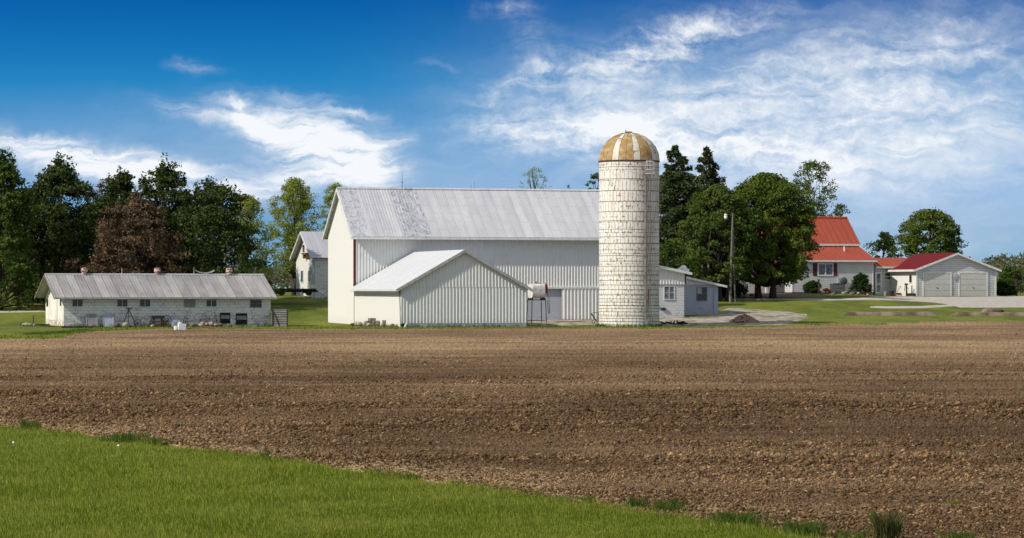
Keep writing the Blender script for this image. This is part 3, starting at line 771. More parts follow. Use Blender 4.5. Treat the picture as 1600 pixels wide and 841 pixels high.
# ribs on the roof (narrow ribs on the older sheets)
m = MB(); x = rx0+.15
while x < rx1-.1:
    st = .23 if x < 4.9 and x > .7 else .75
    hgt = .03 if st < .5 else .022
    m.slab((x, -ov+.01, ez-ov*k+.06+hgt), (x+.045, -ov+.01, ez-ov*k+.06+hgt), (x+.045, mid-.02, rz_+.06+hgt-.01), (x, mid-.02, rz_+.06+hgt-.01), hgt+.004)
    x += st
m.build('roof_ribs', barn_roof, rf)
MB().prismx([(mid-.2, rz_-.02), (mid, rz_+.12), (mid+.2, rz_-.02), (mid, rz_+.04)], rx0, rx1).build('ridge_cap', barn_roof, rf)
zf = ez-ov*k
MB().box(rx0, rx1, -ov-.035, -ov+.02, zf-.16, zf+.035).build('fascia', white_trim, barn.root)
for sgn in (0, 1):
    m = MB(); a = (-ov, zf) if sgn == 0 else (bw+ov, zf); b_ = (mid, rz_)
    m.prismx([(a[0], a[1]-.20), (b_[0], b_[1]-.22), (b_[0], b_[1]+.0), (a[0], a[1]+.0)], rx0-.05, rx0+.0); m.build('rake_board', white_trim, barn.root)
for p, y1 in ((628.5, 269), (523, 284), (741, 283), (736, 288)):
    x = barn.S(p, mid); m = MB().tube((x, mid, rz_), (x, mid, barn.Z(y1, x, mid)), .025 if p == 628.5 else .013, .008, 5)
    if p == 628.5: m.ring((x, mid, rz_+.5), .06, .02)
    m.build('lightning_rod', black_iron, barn.root)

# ===== front shed, gable to the field
shed = Bld('gabled_shed', 'low white ribbed metal shed with its gable towards the field, joined to the barn', 'shed', 627, 203.0, 0.0, TH)
sw, sdp, se, sr = 9.28, 15.0, 2.92, 5.52
sm_ = sw/2; kz = (sr-se)/sm_
szt = lambda q: se+(sr-se)*(1-abs(q-sm_)/sm_)-.03
m = MB(); corr(m, 0, sw, .30, lambda q: min(szt(q), 2.86), 0, .245, .05, (sm_,))
m.build('gable_wall', white_metal, shed.root, fixn=False)
m = MB(); corr(m, .2, sw-.2, 2.865, lambda q: max(szt(q), 2.87), -.012, .245, .05, (sm_,))
m.build('upper_gable', white_metal, shed.root, fixn=False)
m = MB(); m.T = Matrix(((0, 1, 0, 0), (1, 0, 0, 0), (0, 0, 1, 0), (0, 0, 0, 1))); corr(m, 0, sdp, -.2, se, 0, .225, .012)
m.build('side_wall', cream_metal, shed.root, fixn=False)
MB().box(sw-.06, sw, .05, sdp, -.2, se).build('right_wall', white_metal, shed.root)
MB().box(-.02, .05, -.045, .02, .28, se).build('corner_trim', white_trim, shed.root); MB().box(sw-.05, sw+.02, -.045, .02, .28, se-.05).build('corner_trim', white_trim, shed.root)
conc = simple('concrete_curb', (.36, .39, .45), (.24, .26, .30), 3, .9)
m = MB(); m.box(.35, sw, -.06, .10, -.15, .285); sh_f = m.build('foundation_curb', conc, shed.root)
for p in (654, 700, 740, 780): MB().tube((shed.S(p), -.09, .12), (shed.S(p), -.05, .12), .045, n=8).build('bolt', black_iron, sh_f)
MB().box(-.02, .35, -.05, .1, -.15, .28).build('corner_block', wood_dark, shed.root)
def gable_roof_y(b, Wd, dep, ez, rz, ov, og, mt, t=.07, dep_over=0.0):
    """roof whose ridge runs away from the viewer"""
    mid = Wd/2; k = (rz-ez)/mid; y0, y1 = -og, dep+dep_over; m = MB()
    m.slab((-ov, y0, ez-ov*k+.06), (mid, y0, rz+.06), (mid, y1, rz+.06), (-ov, y1, ez-ov*k+.06), t)
    m.slab((mid+.001, y0, rz+.06), (Wd+ov, y0, ez-ov*k+.06), (Wd+ov, y1, ez-ov*k+.06), (mid+.001, y1, rz+.06), t)
    rf = m.build('roof', mt, b.root)
    return rf, k
shed_roof = roof_mat('shed_roof_metal', (.66, .66, .66), (.60, .60, .60), (.45, .45, .45), .9, 6, hl=.12)
srf, k = gable_roof_y(shed, sw, sdp-.02, se, sr, .42, .30, shed_roof)
m = MB()
for sgn in (-1, 1):
    for i in range(0, 1): pass
y = -.2
while y < sdp-.1:
    m.slab((-.41, y, se-.41*k+.085), (sm_, y, sr+.085), (sm_, y+.05, sr+.085), (-.41, y+.05, se-.41*k+.085), .03); y += .9
m.build('roof_ribs', shed_roof, srf)
for a0, a1 in ((-.42, sm_), (sw+.42, sm_)):
    za = se-.42*k
    MB().prism([(a0, za-.17), (a1, sr-.14), (a1, sr+.075), (a0, za+.06)], -.335, -.30).build('rake_trim', grey_trim, shed.root)
MB().box(-.46, -.42, -.33, sdp-.05, se-.42*k-.08, se-.42*k+.07).build('eave_trim', white_trim, shed.root)
MB().box(-.42, -.02, -.1, sdp-.3, se-.42*k-.16, se-.42*k-.13).build('soffit', grey_trim, shed.root)
MB().tube((-.10, -.15, .1), (-.04, .35, 2.6), .03).build('downspout', wood_old, shed.root)

# ===== silo
sx, sy = W(983, 208.2), 208.2
silo = thing('silo', 'tall whitewashed stave silo with gold and white striped dome', 'silo', (sx, sy, 0))
SR, SH = 2.2, 12.08
n = 72; vs = []; prof = [-.4]+[i*.76 for i in range(17)]+[SH]
prof = sorted(set(q for q in prof if q <= SH))
V_ = []; Fq = []
for i in range(n):
    t = 2*math.pi*i/n
    for z in prof: V_.append((SR*math.cos(t), SR*math.sin(t), z))
kk = len(prof)
for i in range(n):
    for q in range(kk-1): Fq.append((i*kk+q, ((i+1) % n)*kk+q, ((i+1) % n)*kk+q+1, i*kk+q+1))
me = bpy.data.meshes.new('silo_wall'); me.from_pydata(V_, [], Fq); me.update()
uv = me.uv_layers.new(name='UVMap')
for p in me.polygons:
    ts = [math.atan2(V_[v][0], -V_[v][1]) for v in p.vertices]     # 0 faces the viewer
    if max(ts)-min(ts) > 3: ts = [q+2*math.pi if q < 0 else q for q in ts]
    for li, v, t in zip(p.loop_indices, p.vertices, ts): uv.data[li].uv = (t*SR, V_[v][2])
me.polygons.foreach_set('use_smooth', [True]*len(me.polygons)); me.materials.append(silo_m)
wall = link(bpy.data.objects.new('silo_wall', me), silo)
# steel hoops, closer together towards the bottom
z = .16; hoops = []; i = 0
while z < SH-.1:
    hoops.append(z); z += .235+.57*sm(z, 3.2, 11.0)*.95 + (.10 if z > 2 else 0)
hoop_m = simple('hoop_steel', (.12, .09, .07), (.30, .26, .22), 1.2, .8, lo=.4, hi=.6)
for z in hoops:
    MB().ring((0, 0, z), SR+.008, .016, n=64, m=5).build('hoop', hoop_m, silo, smooth=True)
MB().lathe([(SR+.0, SH-.08), (SR+.05, SH-.06), (SR+.05, SH+.03), (SR-.02, SH+.05)], n=64).build('eave_ring', rust, silo)
ND = 26; DH = 2.08; NS = 8
pat = [(1, 'g'), ]
seq = [1, 0, 1, 1, 0, 0, 0, 1, 1, 0, 1, 1, 0, 1, 1, 1, 0, 0, 1, 1, 0, 1, 1, 1, 0, 1]
for i in range(ND):
    t0 = 2*math.pi*i/ND-math.pi/2-.15; t1 = 2*math.pi*(i+1)/ND-math.pi/2-.15
    m = MB(); vs = []
    for j in range(NS+1):
        a = j/NS*math.pi/2*.985; r = (SR+.02)*math.cos(a); zz_ = SH+.04+DH*math.sin(a)
        tm = (t0+t1)/2; bulge = 1+.006
        vs += [(r*math.cos(t0), r*math.sin(t0), zz_), (r*bulge*math.cos(tm), r*bulge*math.sin(tm), zz_), (r*math.cos(t1), r*math.sin(t1), zz_)]
    fs = []
    for j in range(NS):
        o = 3*j; fs += [(o, o+1, o+4, o+3), (o+1, o+2, o+5, o+4)]
    m.add(vs, fs)
    m.build('dome_panel', gold if seq[i] else dome_white, silo, smooth=True, fixn=False)
m = MB()
for i in range(ND):
    t0 = 2*math.pi*i/ND-math.pi/2-.15
    pts = [((SR+.03)*math.cos(a)*math.cos(t0), (SR+.03)*math.cos(a)*math.sin(t0), SH+.05+DH*math.sin(a)) for a in [j/6*1.54 for j in range(7)]]
    m.path(pts, [.016]*7, 4)
m.build('dome_seams', simple('dome_seam', (.34, .22, .10), (.22, .15, .08), 3, .7), silo)
MB().lathe([(.0, SH+DH+.13), (.22, SH+DH+.10), (.26, SH+DH+.02), (.2, SH+DH-.04)], n=16).tube((-.25, -.1, SH+DH), (-.25, -.1, SH+DH+.2), .04).build('dome_vent', rust, silo)
# filler pipe and ladder on the right of the near face, cage at its top
ta = math.asin((1010-983)/47.0); lx0, ly0 = (SR+.13)*math.sin(ta), -(SR+.13)*math.cos(ta)
lad = MB()
for s_ in (-.17, .17):
    ox_, oy_ = math.cos(ta)*s_, math.sin(ta)*s_; lad.tube((lx0+ox_, ly0+oy_, .2), (lx0+ox_, ly0+oy_, SH+.1), .022, n=5)
z = .4
while z < SH: lad.tube((lx0-math.cos(ta)*.17, ly0-math.sin(ta)*.17, z), (lx0+math.cos(ta)*.17, ly0+math.sin(ta)*.17, z), .012, n=4); z += .38
lad.build('ladder', grey_trim, silo)
m = MB().tube((lx0-.30*math.cos(ta), ly0-.3*math.sin(ta), .6), (lx0-.3*math.cos(ta), ly0-.3*math.sin(ta), SH-.3), .05, n=8)
m.build('filler_pipe', simple('old_pipe', (.34, .30, .26), (.2, .15, .12), 3, .7), silo)
m = MB()
for z in (11.1, 11.4, 11.7, 12.0): m.ring((lx0+.08, ly0-.22, z), .30, .018, n=14, m=4)
for t in range(5):
    a = math.pi*(1+t/4); m.tube((lx0+.08+.3*math.cos(a), ly0-.22+.3*math.sin(a), 11.1), (lx0+.08+.3*math.cos(a), ly0-.22+.3*math.sin(a), 12.0), .012, n=4)
m.build('ladder_cage', white_trim, silo)

# ===== milk house (white block) and its lower blue grey neighbour
milk = Bld('milk_house', 'small white block lean-to with a two-pane window right beside the silo', 'shed', 1020, 224.7, .42, TH)
x1 = milk.S(1069); zc = milk.Z(444.5, x1)
MB().box(-1.2, x1, .0, 6, -.4, zc).build('block_wall', white_block, milk.root)
rt = lambda q: milk.Z(416.0, milk.S(1030))-(q-milk.S(1030))*.205-.07
m = MB(); corr(m, -1.2, x1+.03, zc, rt, -.05, .24, .05); m.build('upper_wall', white_metal, milk.root, fixn=False)
xe = milk.S(1079); k0 = rt(-1.4)+.10; k1 = rt(xe)+.10
m = MB(); m.slab((-1.4, -.35, k0), (xe, -.35, k1), (xe, 6.4, k1), (-1.4, 6.4, k0), .09); mrf = m.build('roof', roof_mat('lean_roof', (.62, .62, .62), (.52, .52, .52), (.3, .3, .3), .8, 5, hl=.3), milk.root)
MB().prism([(-1.4, k0-.20), (xe, k1-.20), (xe, k1+.012), (-1.4, k0+.012)], -.40, -.352).build('rake_trim', white_trim, milk.root)
MB().box(x1+.032, x1+.12, -.10, .05, zc, rt(x1)-.02).build('corner_trim', red_trim, milk.root)
a = milk.rect(1038, 1053, 448, 467.5); window(milk.root, *a, 0, 2, 2, white_trim, glass_pale, .05)
for p, yy, rr in ((1061.5, 416, .17), (1067.5, 415.5, .30), (1073.5, 419.5, .20)):
    x = milk.S(p, 2.0); z0 = k0+(x+1.4)*(k1-k0)/(xe+1.4); pr = [(0, z0+.02+rr*2)]+[(rr*math.sin(a_), z0+.02+rr-rr*-math.cos(a_)) for a_ in [q*math.pi/8 for q in range(1, 8)]]+[(.05, z0)]
    MB().lathe(pr, (x, 2.0, 0), 16).build('roof_ventilator', plastic_w, milk.root, smooth=True)
MB().tube((milk.S(1033), -.06, .75), (milk.S(1033)+.35, -.06, .75), .1, n=8).build('drain_pipe', black_iron, milk.root)
blue = Bld('block_outbuilding', 'low blue grey block outbuilding with sloping roof beyond the white lean-to', 'shed', 1071, 231.5, .62, TH)
x1 = blue.S(1122); zc = blue.Z(445, x1/2)
MB().box(-.8, x1, 0, 5.5, -.5, zc).build('block_wall', blue_block, blue.root)
z0 = blue.Z(433.5, 0); z1 = blue.Z(447.5, blue.S(1134)); sx_ = blue.S(1134); bt = lambda q: z0+(z1-z0)*q/sx_
m = MB(); corr(m, -.8, x1, zc, lambda q: bt(q)-.05, -.03, .24, .04); m.build('upper_wall', white_metal, blue.root, fixn=False)
m = MB(); m.slab((-.8, -.3, bt(-.8)+.05), (sx_, -.3, bt(sx_)+.05), (sx_, 5.9, bt(sx_)+.05), (-.8, 5.9, bt(-.8)+.05), .08); m.build('roof', MATS['lean_roof'], blue.root)
MB().prism([(-.8, bt(-.8)-.12), (sx_, bt(sx_)-.12), (sx_, bt(sx_)+.06), (-.8, bt(-.8)+.06)], -.35, -.303).build('rake_trim', white_trim, blue.root)
a = blue.rect(1089, 1104, 449.5, 469.5); window(blue.root, *a, 0, 2, 2, wood_grey, glass, .04)
MB().box(a[0]+.03, (a[0]+a[1])/2-.03, -.022, -.014, (a[2]+a[3])/2+.02, a[3]-.02).build('paper_pane', grey_trim, blue.root)
MB().tube((blue.S(1115), -.05, -.3), (blue.S(1115), -.05, blue.Z(455, 2)), .03).build('pipe', blue_panel, blue.root)

# ===== long chicken coop
coop = Bld('chicken_coop', 'long low white block coop with a streaked metal roof, left of the barn', 'coop', 100, 202.0, .20, 21.0)
cl_ = coop.S(423); cw = 6.2; ce = 2.09; cr = 3.56
MB().box(0, cl_, 0, .2, -.5, ce).box(0.2, cl_, cw-.2, cw, -.5, ce).box(cl_-.2, cl_, .2, cw-.2, -.5, ce).build('block_wall', coop_block, coop.root)
cm = cw/2
MB().prismx([(0.0, -.4), (cw, -.4), (cw, ce), (cm, cr-.05), (0.0, ce)], -.03, -.002).build('end_wall', coop_end, coop.root); MB().prismx([(0.2, 0), (cw-.2, 0), (cw-.2, ce), (cm, cr-.05), (.2, ce)], cl_-.195, cl_-.15).build('end_wall', coop_end, coop.root)
coop_roof = roof_mat('coop_roof_metal', (.46, .43, .40), (.22, .21, .205), (.09, .085, .08), .66, 20, seam_w=.022, hl=.85)
rf, k, rx0, rx1 = roof_pair(coop, cl_, cw, ce, cr, .42, .75, coop_roof, .05, ends=(-.75, cl_+.35))
m = MB(); x = rx0+.05; i = 0
while x < rx1-.06:
    hh = .035 if i % 3 == 0 else .018
    m.slab((x, -.415, ce-.415*k+.06+hh), (x+.04, -.415, ce-.415*k+.06+hh), (x+.04, cm-.02, cr+.06+hh-.008), (x, cm-.02, cr+.06+hh-.008), hh+.003); x += .22; i += 1
m.build('roof_ribs', coop_roof, rf)
MB().prismx([(cm-.16, cr+.02), (cm, cr+.12), (cm+.16, cr+.02), (cm, cr+.05)], rx0, rx1).build('ridge_cap', grey_trim, rf)
MB().box(rx0, rx1, -.46, -.42, ce-.42*k-.06, ce-.42*k+.05).build('fascia', grey_trim, coop.root)
for a0 in (-.42, cw+.42):
    MB().prismx([(a0, ce-.42*k-.10), (cm, cr-.10), (cm, cr+.03), (a0, ce-.42*k+.03)], rx0-.04, rx0).build('rake_board', wood_old, coop.root)
for (p0, p1, q0, q1, st) in ((113, 129, 467.5, 479, 0), (183, 199, 468, 479, 0), (218.5, 234.5, 468, 479, 0), (287.5, 304.5, 468, 479.5, 1), (322.5, 338, 469, 479, 0), (391.5, 408, 469.5, 480, 2)):
    a = coop.rect(p0, p1, q0, q1)
    if st == 1: window(coop.root, *a, 0, 1, 1, grey_trim, grey_panel, .03)
    else: window(coop.root, *a, 0, 2, 2 if st == 2 else 1, white_trim if st == 0 else wood_grey, glass, .035)
for (p0, p1, q0, q1) in ((344.5, 358.5, 490, 505.5), (369.5, 385, 491, 507.5)):
    a = coop.rect(p0, p1, q0, q1); h_ = MB().box(a[0], a[1], -.04, -.003, a[2], a[3]).build('hatch', void_dark, coop.root)
    MB().box(a[0]-.04, a[1]+.04, -.07, -.002, a[3], a[3]+.06).box(a[0]-.05, a[0], -.06, -.002, a[2], a[3]).box(a[1], a[1]+.05, -.06, -.002, a[2], a[3]).build('hatch_frame', wood_dark, h_)
    zm = (a[2]+a[3])/2; MB().box(a[0]+.01, a[1]-.01, -.062, -.045, zm-.02, a[3]-.12).build('hatch_flap', grey_panel, h_)
# openings in the lit end wall
def end_rect(b, p0, p1, q0, q1):
    d0, d1 = b.D(p0), b.D(p1); dm = (d0+d1)/2
    return min(d0, d1), max(d0, d1), ZP(q1, b.Yw(0, dm))-b.oz, ZP(q0, b.Yw(0, dm))-b.oz
for p0, p1, q0, q1 in ((73.5, 76, 467.5, 479), (94.5, 96.5, 467.5, 478)):
    d0, d1, z0, z1 = end_rect(coop, p0, p1, q0, q1); MB().box(-.05, -.031, d0, d1, z0, z1).build('vent_slot', void_dark, coop.root)
d0, d1, z0, z1 = end_rect(coop, 78, 90, 455, 503); dd = MB().box(-.055, -.031, d0, d1, z0+.1, z1-.35).build('end_door', coop_end, coop.root)
MB().box(-.075, -.056, d0-.05, d0+.01, z0+.1, z1-.3).box(-.075, -.056, d1-.01, d1+.05, z0+.1, z1-.3).box(-.075, -.056, d0, d1, z1-.36, z1-.3).build('door_frame', coop_end, dd)
MB().prismx([(cm-.85, 2.42), (cm+.85, 2.42), (cm, cr-.32)], -.06, -.031).build('gable_louver', wood_dark, coop.root)
for p in (131.5, 246, 358):
    x = coop.S(p, cm); zb = cr+.10
    v = MB().lathe([(.17, zb-.15), (.21, zb+.04), (.16, zb+.10), (.13, zb+.12)], (x, cm, 0), 12).build('roof_vent', pink_metal, coop.root)
    MB().lathe([(0, zb+.11), (.24, zb+.13), (.25, zb+.20), (.23, zb+.38), (.14, zb+.44), (0, zb+.45)], (x, cm, 0), 12).build('vent_hood', pink_metal, v, smooth=False)
    MB().tube((x-.02, cm, zb+.42), (x-.02, cm, zb+.62), .02, n=5).build('vent_finial', rust, v)
for p, h_ in ((81.5, .55), (190.5, .55), (303, .6)):
    x = coop.S(p, cm); MB().tube((x, cm, cr), (x, cm, cr+h_), .022, .008, 5).build('lightning_rod', white_trim if p > 100 else rust, coop.root)
x = coop.S(305, cm); xb = coop.S(335, cm); pts = [(x+(xb-x)*t, cm, cr+.14+.20*(2*t-1)**2) for t in [i/10 for i in range(11)]]
m = MB()
for a_, b_ in zip(pts[:-1], pts[1:]): m.add([(a_[0], cm-.07, a_[2]-.03), (b_[0], cm-.07, b_[2]-.03), (b_[0], cm+.02, b_[2]+.07), (a_[0], cm+.02, a_[2]+.07)], [(0, 1, 2, 3)])
tag(m.build('bent_metal_strip', grey_panel), 'bent strip of sheet metal lying along the ridge of the coop roof', 'metal sheet')
o = bpy.data.objects['bent_metal_strip']; o.location = coop.root.location; o.rotation_euler = coop.root.rotation_euler

# ===== small white barn behind, at the top of the grass bank
sb = Bld('small_barn', 'small white barn with grey gable roof on the grass bank behind the big barn', 'barn', 493, 250.0, 2.0, 18.0)
w2 = 7.6; d_ = abs(sb.D(463)); w2 = d_; e2 = sb.Z(404.5, 0)+.25; r2 = ZP(362, sb.Yw(0, w2/2))-sb.oz-.05
m = MB(); m.prismx([(0, -.5), (w2, -.5), (w2, e2), (w2/2, r2-.05), (0, e2)], -.02, 0.02); m.build('end_wall', cream_metal, sb.root)
MB().box(.02, 8, 0, .2, -.6, e2).build('block_wall', coop_block, sb.root); MB().box(.02, 8, w2-.2, w2, -.6, e2).build('rear_wall', coop_block, sb.root)
rf, k, rx0, rx1 = roof_pair(sb, 8, w2, e2, r2, .35, .5, roof_mat('small_barn_roof', (.46, .46, .48), (.38, .38, .40), (.22, .22, .23), .45, 9, hl=.5), .06)
for a0 in (-.35, w2+.35):
    MB().prismx([(a0, e2-.35*k-.14), (w2/2, r2-.14), (w2/2, r2+.03), (a0, e2-.35*k+.03)], rx0-.04, rx0).build('rake_board', white_trim, sb.root)
for p0, p1, q0, q1, cc in ((471.5, 474.5, 423.5, 440.5, 1), (483, 486.3, 423, 440, 1), (474.2, 477.0, 383, 394, 1)):
    d0, d1, z0, z1 = end_rect(sb, p0, p1, q0, q1); fr = MB().box(-.075, -.021, d0-.08, d1+.08, z0-.08, z1+.08).build('window', white_trim, sb.root)
    MB().box(-.09, -.076, d0, d1, z0, z1).build('pane', glass, fr)
d0, d1, z0, z1 = end_rect(sb, 478.5, 485.5, 396, 406)
MB().box(-.45, -.021, d0, d1, z1-.1, z1+.05).box(-.35, -.021, d0+.1, d0+.25, z0, z1-.1).box(-.35, -.021, d1-.3, d1-.1, z0+.1, z1-.1).build('hay_hood', simple('rusty_bracket', (.30, .16, .08), (.12, .07, .04), 5), sb.root)

# ===== farmhouse with red metal roof
house = Bld('farmhouse', 'white sided farmhouse with bright red metal roof behind the maple tree', 'house', 1238, 282.5, 2.42, TH)
HWd = house.S(1364); le = house.Z(406, HWd/2, -.3)
red_roof = roof_mat('red_roof_metal', (.37, .072, .030), (.30, .058, .028), (.09, .016, .010), .52, 20, seam_w=.015, hl=.35)
lt = 4.5
zt = house.Z(385, HWd, lt)
MB().box(0, HWd, 0, lt, .0, le-.02).prismx([(0.0, le-.02), (lt, le-.02), (lt, zt-.08)], HWd-.05, HWd).build('siding_wall', siding_m, house.root)
MB().box(-.01, HWd-.01, .04, lt, -.7, -.002).build('foundation', foundation, house.root)
k = (zt-le)/lt
m = MB(); m.slab((-.3, -.35, le-.35*k+.06), (HWd+.3, -.35, le-.35*k+.06), (HWd+.3, lt, zt+.06), (-.3, lt, zt+.06), .06); rl = m.build('lower_roof', red_roof, house.root)
def seams(mb, x0, x1, y0, z0, y1, z1, st=.52, hh=.05):
    x = x0+.05
    while x < x1:
        mb.slab((x, y0, z0+hh), (x+.035, y0, z0+hh), (x+.035, y1, z1+hh), (x, y1, z1+hh), hh+.004); x += st
    return mb
seams(MB(), -.3, HWd+.3, -.35, le-.35*k+.062, lt-.05, zt+.06, .52).build('standing_seams', red_roof, rl)
MB().box(-.3, HWd+.3, -.40, -.352, le-.35*k-.10, le-.35*k+.06).build('gutter', white_trim, house.root)
u0 = -4.2; u1 = HWd; ue = house.Z(377.5, u1, lt-.3); ur = house.Z(341, u1, lt+3.1); ud = 6.2
MB().box(u0, u1, lt, lt+ud, -.1, ue).prismx([(lt, ue), (lt+ud, ue), (lt+ud/2, ur-.05)], u1-.06, u1).build('main_wall', siding_m, house.root)
MB().box(u0-.01, u1-.05, lt+.03, lt+ud, -.8, -.102).build('foundation', foundation, house.root)
k = (ur-ue)/(ud/2)
m = MB(); m.slab((u0-.4, lt-.4, ue-.4*k+.06), (u1+.4, lt-.4, ue-.4*k+.06), (u1+.4, lt+ud/2, ur+.06), (u0-.4, lt+ud/2, ur+.06), .07)
m.slab((u0-.4, lt+ud/2+.001, ur+.06), (u1+.4, lt+ud/2+.001, ur+.06), (u1+.4, lt+ud+.4, ue-.4*k+.06), (u0-.4, lt+ud+.4, ue-.4*k+.06), .07)
ru = m.build('upper_roof', red_roof, house.root)
seams(MB(), u0-.4, u1+.4, lt-.4, ue-.4*k+.062, lt+ud/2-.03, ur+.06, .6, .06).build('standing_seams', red_roof, ru)
MB().prismx([(lt+ud/2-.18, ur+.04), (lt+ud/2, ur+.16), (lt+ud/2+.18, ur+.04)], u0-.4, u1+.4).build('ridge_cap', red_roof, ru)
MB().box(u0-.4, u1+.4, lt-.46, lt-.405, ue-.4*k-.14, ue-.4*k+.06).build('gutter', white_trim, house.root)
MB().box(u0-.38, u1+.38, lt-.40, lt-.005, ue-.4*k-.12, ue-.4*k-.08).build('soffit', wood_dark, house.root)
MB().box(u0+.1, u1-.1, lt-.03, lt-.004, zt+.08, ue-.1).build('shaded_band', simple('dark_band', (.10, .09, .09), (.07, .06, .06), 3), house.root)  # dark sheet puts the eave's shade on the upper wall as colour
MB().box(-.06, .08, -.03, .06, 0, le-.1).build('corner_board', white_trim, house.root); MB().box(HWd-.08, HWd+.04, -.03, .06, 0, le-.1).build('corner_board', white_trim, house.root)
a = house.rect(1279, 1300.5, 413, 429.5); window(house.root, *a, 0, 2, 1, white_trim, glass_pale, .12)
for p0, p1 in ((1270.2, 1276.6), (1301.8, 1308)):
    b_ = house.rect(p0, p1, 411.5, 431); MB().box(b_[0], b_[1], -.05, -.005, b_[2], b_[3]).build('shutter', maroon, house.root)
MB().box(.02, u0, lt-3.2, lt-3.0, -.1, .0)
pc = MB()
x = house.S(1335); y_ = 2.6; zz_ = le+(zt-le)*y_/lt
MB().tube((x, y_, zz_), (x, y_, zz_+.55), .07, n=10).build('vent_pipe', plastic_w, house.root)
# porch left of the front room
MB().box(u0+.2, -.1, 1.6, 4.45, -.3, -.10).build('porch_floor', wood_grey, house.root)
pr = MB(); pr.slab((u0, 1.3, 2.95), (-.05, 1.3, 2.95), (-.05, lt-.02, 3.45), (u0, lt-.02, 3.45), .12); pr.build('porch_roof', red_roof, house.root)
for p in (1197, 1204): 
    x = house.S(p, 1.7); MB().box(x-.09, x+.09, 1.6, 1.78, -.1, 2.95).build('porch_column', white_trim, house.root)
a = house.rect(1199.5, 1203, 414, 432, lt); MB().box(a[0], a[1], lt-.03, lt-.005, a[2], a[3]).build('window', glass, house.root)
# meter cabinet on the wall
b_ = house.rect(1308, 1317.5, 434, 445); MB().box(b_[0], b_[1], -.22, -.01, b_[2], b_[3]).build('meter_cabinet', grey_trim, house.root)

# breezeway
brz = Bld('breezeway', 'low white link with a shallow orange red roof between house and garage', 'building', 1366, 287.0, 2.1, TH)
bx = brz.S(1440); be = brz.Z(415.5, 2); brr = brz.Z(404, 3, 2.5)
MB().box(.1, bx, 0, 4.5, -.3, be).build('siding_wall', siding_m, brz.root)
k = (brr-be)/2.5
m = MB(); m.slab((0.0, -.4, be-.4*k+.05), (bx, -.4, be-.4*k+.05), (bx, 2.6, brr+.06), (0.0, 2.6, brr+.06), .06); m.slab((0, 2.601, brr+.06), (bx, 2.601, brr+.06), (bx, 5.2, be), (0, 5.2, be), .06)
rb = m.build('roof', red_roof, brz.root); seams(MB(), 0, bx-.1, -.4, be-.4*k+.052, 2.55, brr+.06, .52).build('standing_seams', red_roof, rb)
MB().box(0, bx, -.45, -.402, be-.4*k-.14, be-.4*k+.05).build('gutter', white_trim, brz.root)
a = brz.rect(1369, 1376, 427, 458.5); d0_ = MB().box(a[0]-.12, a[1]+.12, -.06, -.004, a[2]-.05, a[3]+.12).build('door', white_trim, brz.root)
MB().box(a[0]+.05, a[1]-.05, -.075, -.062, a[2]+(a[3]-a[2])*.5, a[3]-.05).box(a[0]+.05, a[1]-.05, -.075, -.062, a[2]+.15, a[2]+(a[3]-a[2])*.42).build('pane', glass_pale, d0_)
a = brz.rect(1382.5, 1391, 427, 436.5); window(brz.root, *a, 0, 1, 2, white_trim, glass, .09)

# garage
gar = Bld('garage', 'white two-door garage with red side roof, rightmost building', 'garage', 1432, 281.5, 2.0, TH)
gw = gar.S(1556); gd = 9.0; ge = gar.Z(420, 0); gr_ = gar.Z(396, gw/2); gm_ = gw/2
m = MB(); m.prism([(0, -.3), (gw, -.3), (gw, ge), (gm_, gr_-.05), (0, ge)], 0, .12); m.build('front_wall', siding_m, gar.root)
m = MB(); m.box(0, .10, .121, gd, -.3, ge).build('side_wall', cream_metal, gar.root)
m = MB(); m.box(gw-.1, gw, .121, gd, -.3, ge).prism([(0.1, -.3), (gw-.1, -.3), (gw-.1, ge), (gm_, gr_-.05), (.1, ge)], gd-.1, gd).build('rear_wall', siding_m, gar.root)
gar_red = roof_mat('crimson_roof', (.24, .020, .020), (.19, .018, .020), (.10, .01, .01), .5, 20, hl=.2)
grf, k = gable_roof_y(gar, gw, gd, ge, gr_, .45, .35, gar_red, .06, .3)
y = -.3; m = MB()
while y < gd+.2:
    m.slab((-.45, y, ge-.45*k+.10), (gm_, y, gr_+.10), (gm_, y+.035, gr_+.10), (-.45, y+.035, ge-.45*k+.10), .045); y += .5
m.build('standing_seams', gar_red, grf)
for a0 in (-.45, gw+.45):
    MB().prism([(a0, ge-.45*k-.16), (gm_, gr_-.14), (gm_, gr_+.05), (a0, ge-.45*k+.05)], -.40, -.352).build('rake_board', white_trim, gar.root)
MB().box(-.50, -.452, -.38, gd, ge-.45*k-.12, ge-.45*k+.08).build('gutter', white_trim, gar.root)
MB().box(-.05, .10, -.04, -.002, 0, ge-.08).build('corner_board', white_trim, gar.root); MB().box(gw-.10, gw+.05, -.04, -.002, 0, ge-.08).build('corner_board', white_trim, gar.root)
for p0, p1 in ((1443.5, 1485), (1499.5, 1541.5)):
    a = gar.rect(p0, p1, 427.5, 462.8); dm = MB()
    H_ = (a[3]-.02)/4
    for j in range(4): dm.box(a[0], a[1], -.045, -.004, .02+j*H_, .02+(j+1)*H_-.025)
    g_ = dm.build('garage_door', gar_door, gar.root)
    fwid = .13; MB().box(a[0]-fwid, a[0]-.003, -.07, -.003, 0, a[3]+fwid).box(a[1]+.003, a[1]+fwid, -.07, -.003, 0, a[3]+fwid).box(a[0]-.002, a[1]+.002, -.07, -.003, a[3]+.003, a[3]+fwid).build('door_frame', white_trim, g_)
    xc = (a[0]+a[1])/2; MB().box(xc-.09, xc+.09, -.08, -.046, H_*1.45, H_*1.45+.06).build('door_handle', black_iron, g_)
d0, d1, z0, z1 = end_rect(gar, 1421.5, 1425, 430, 441.5)
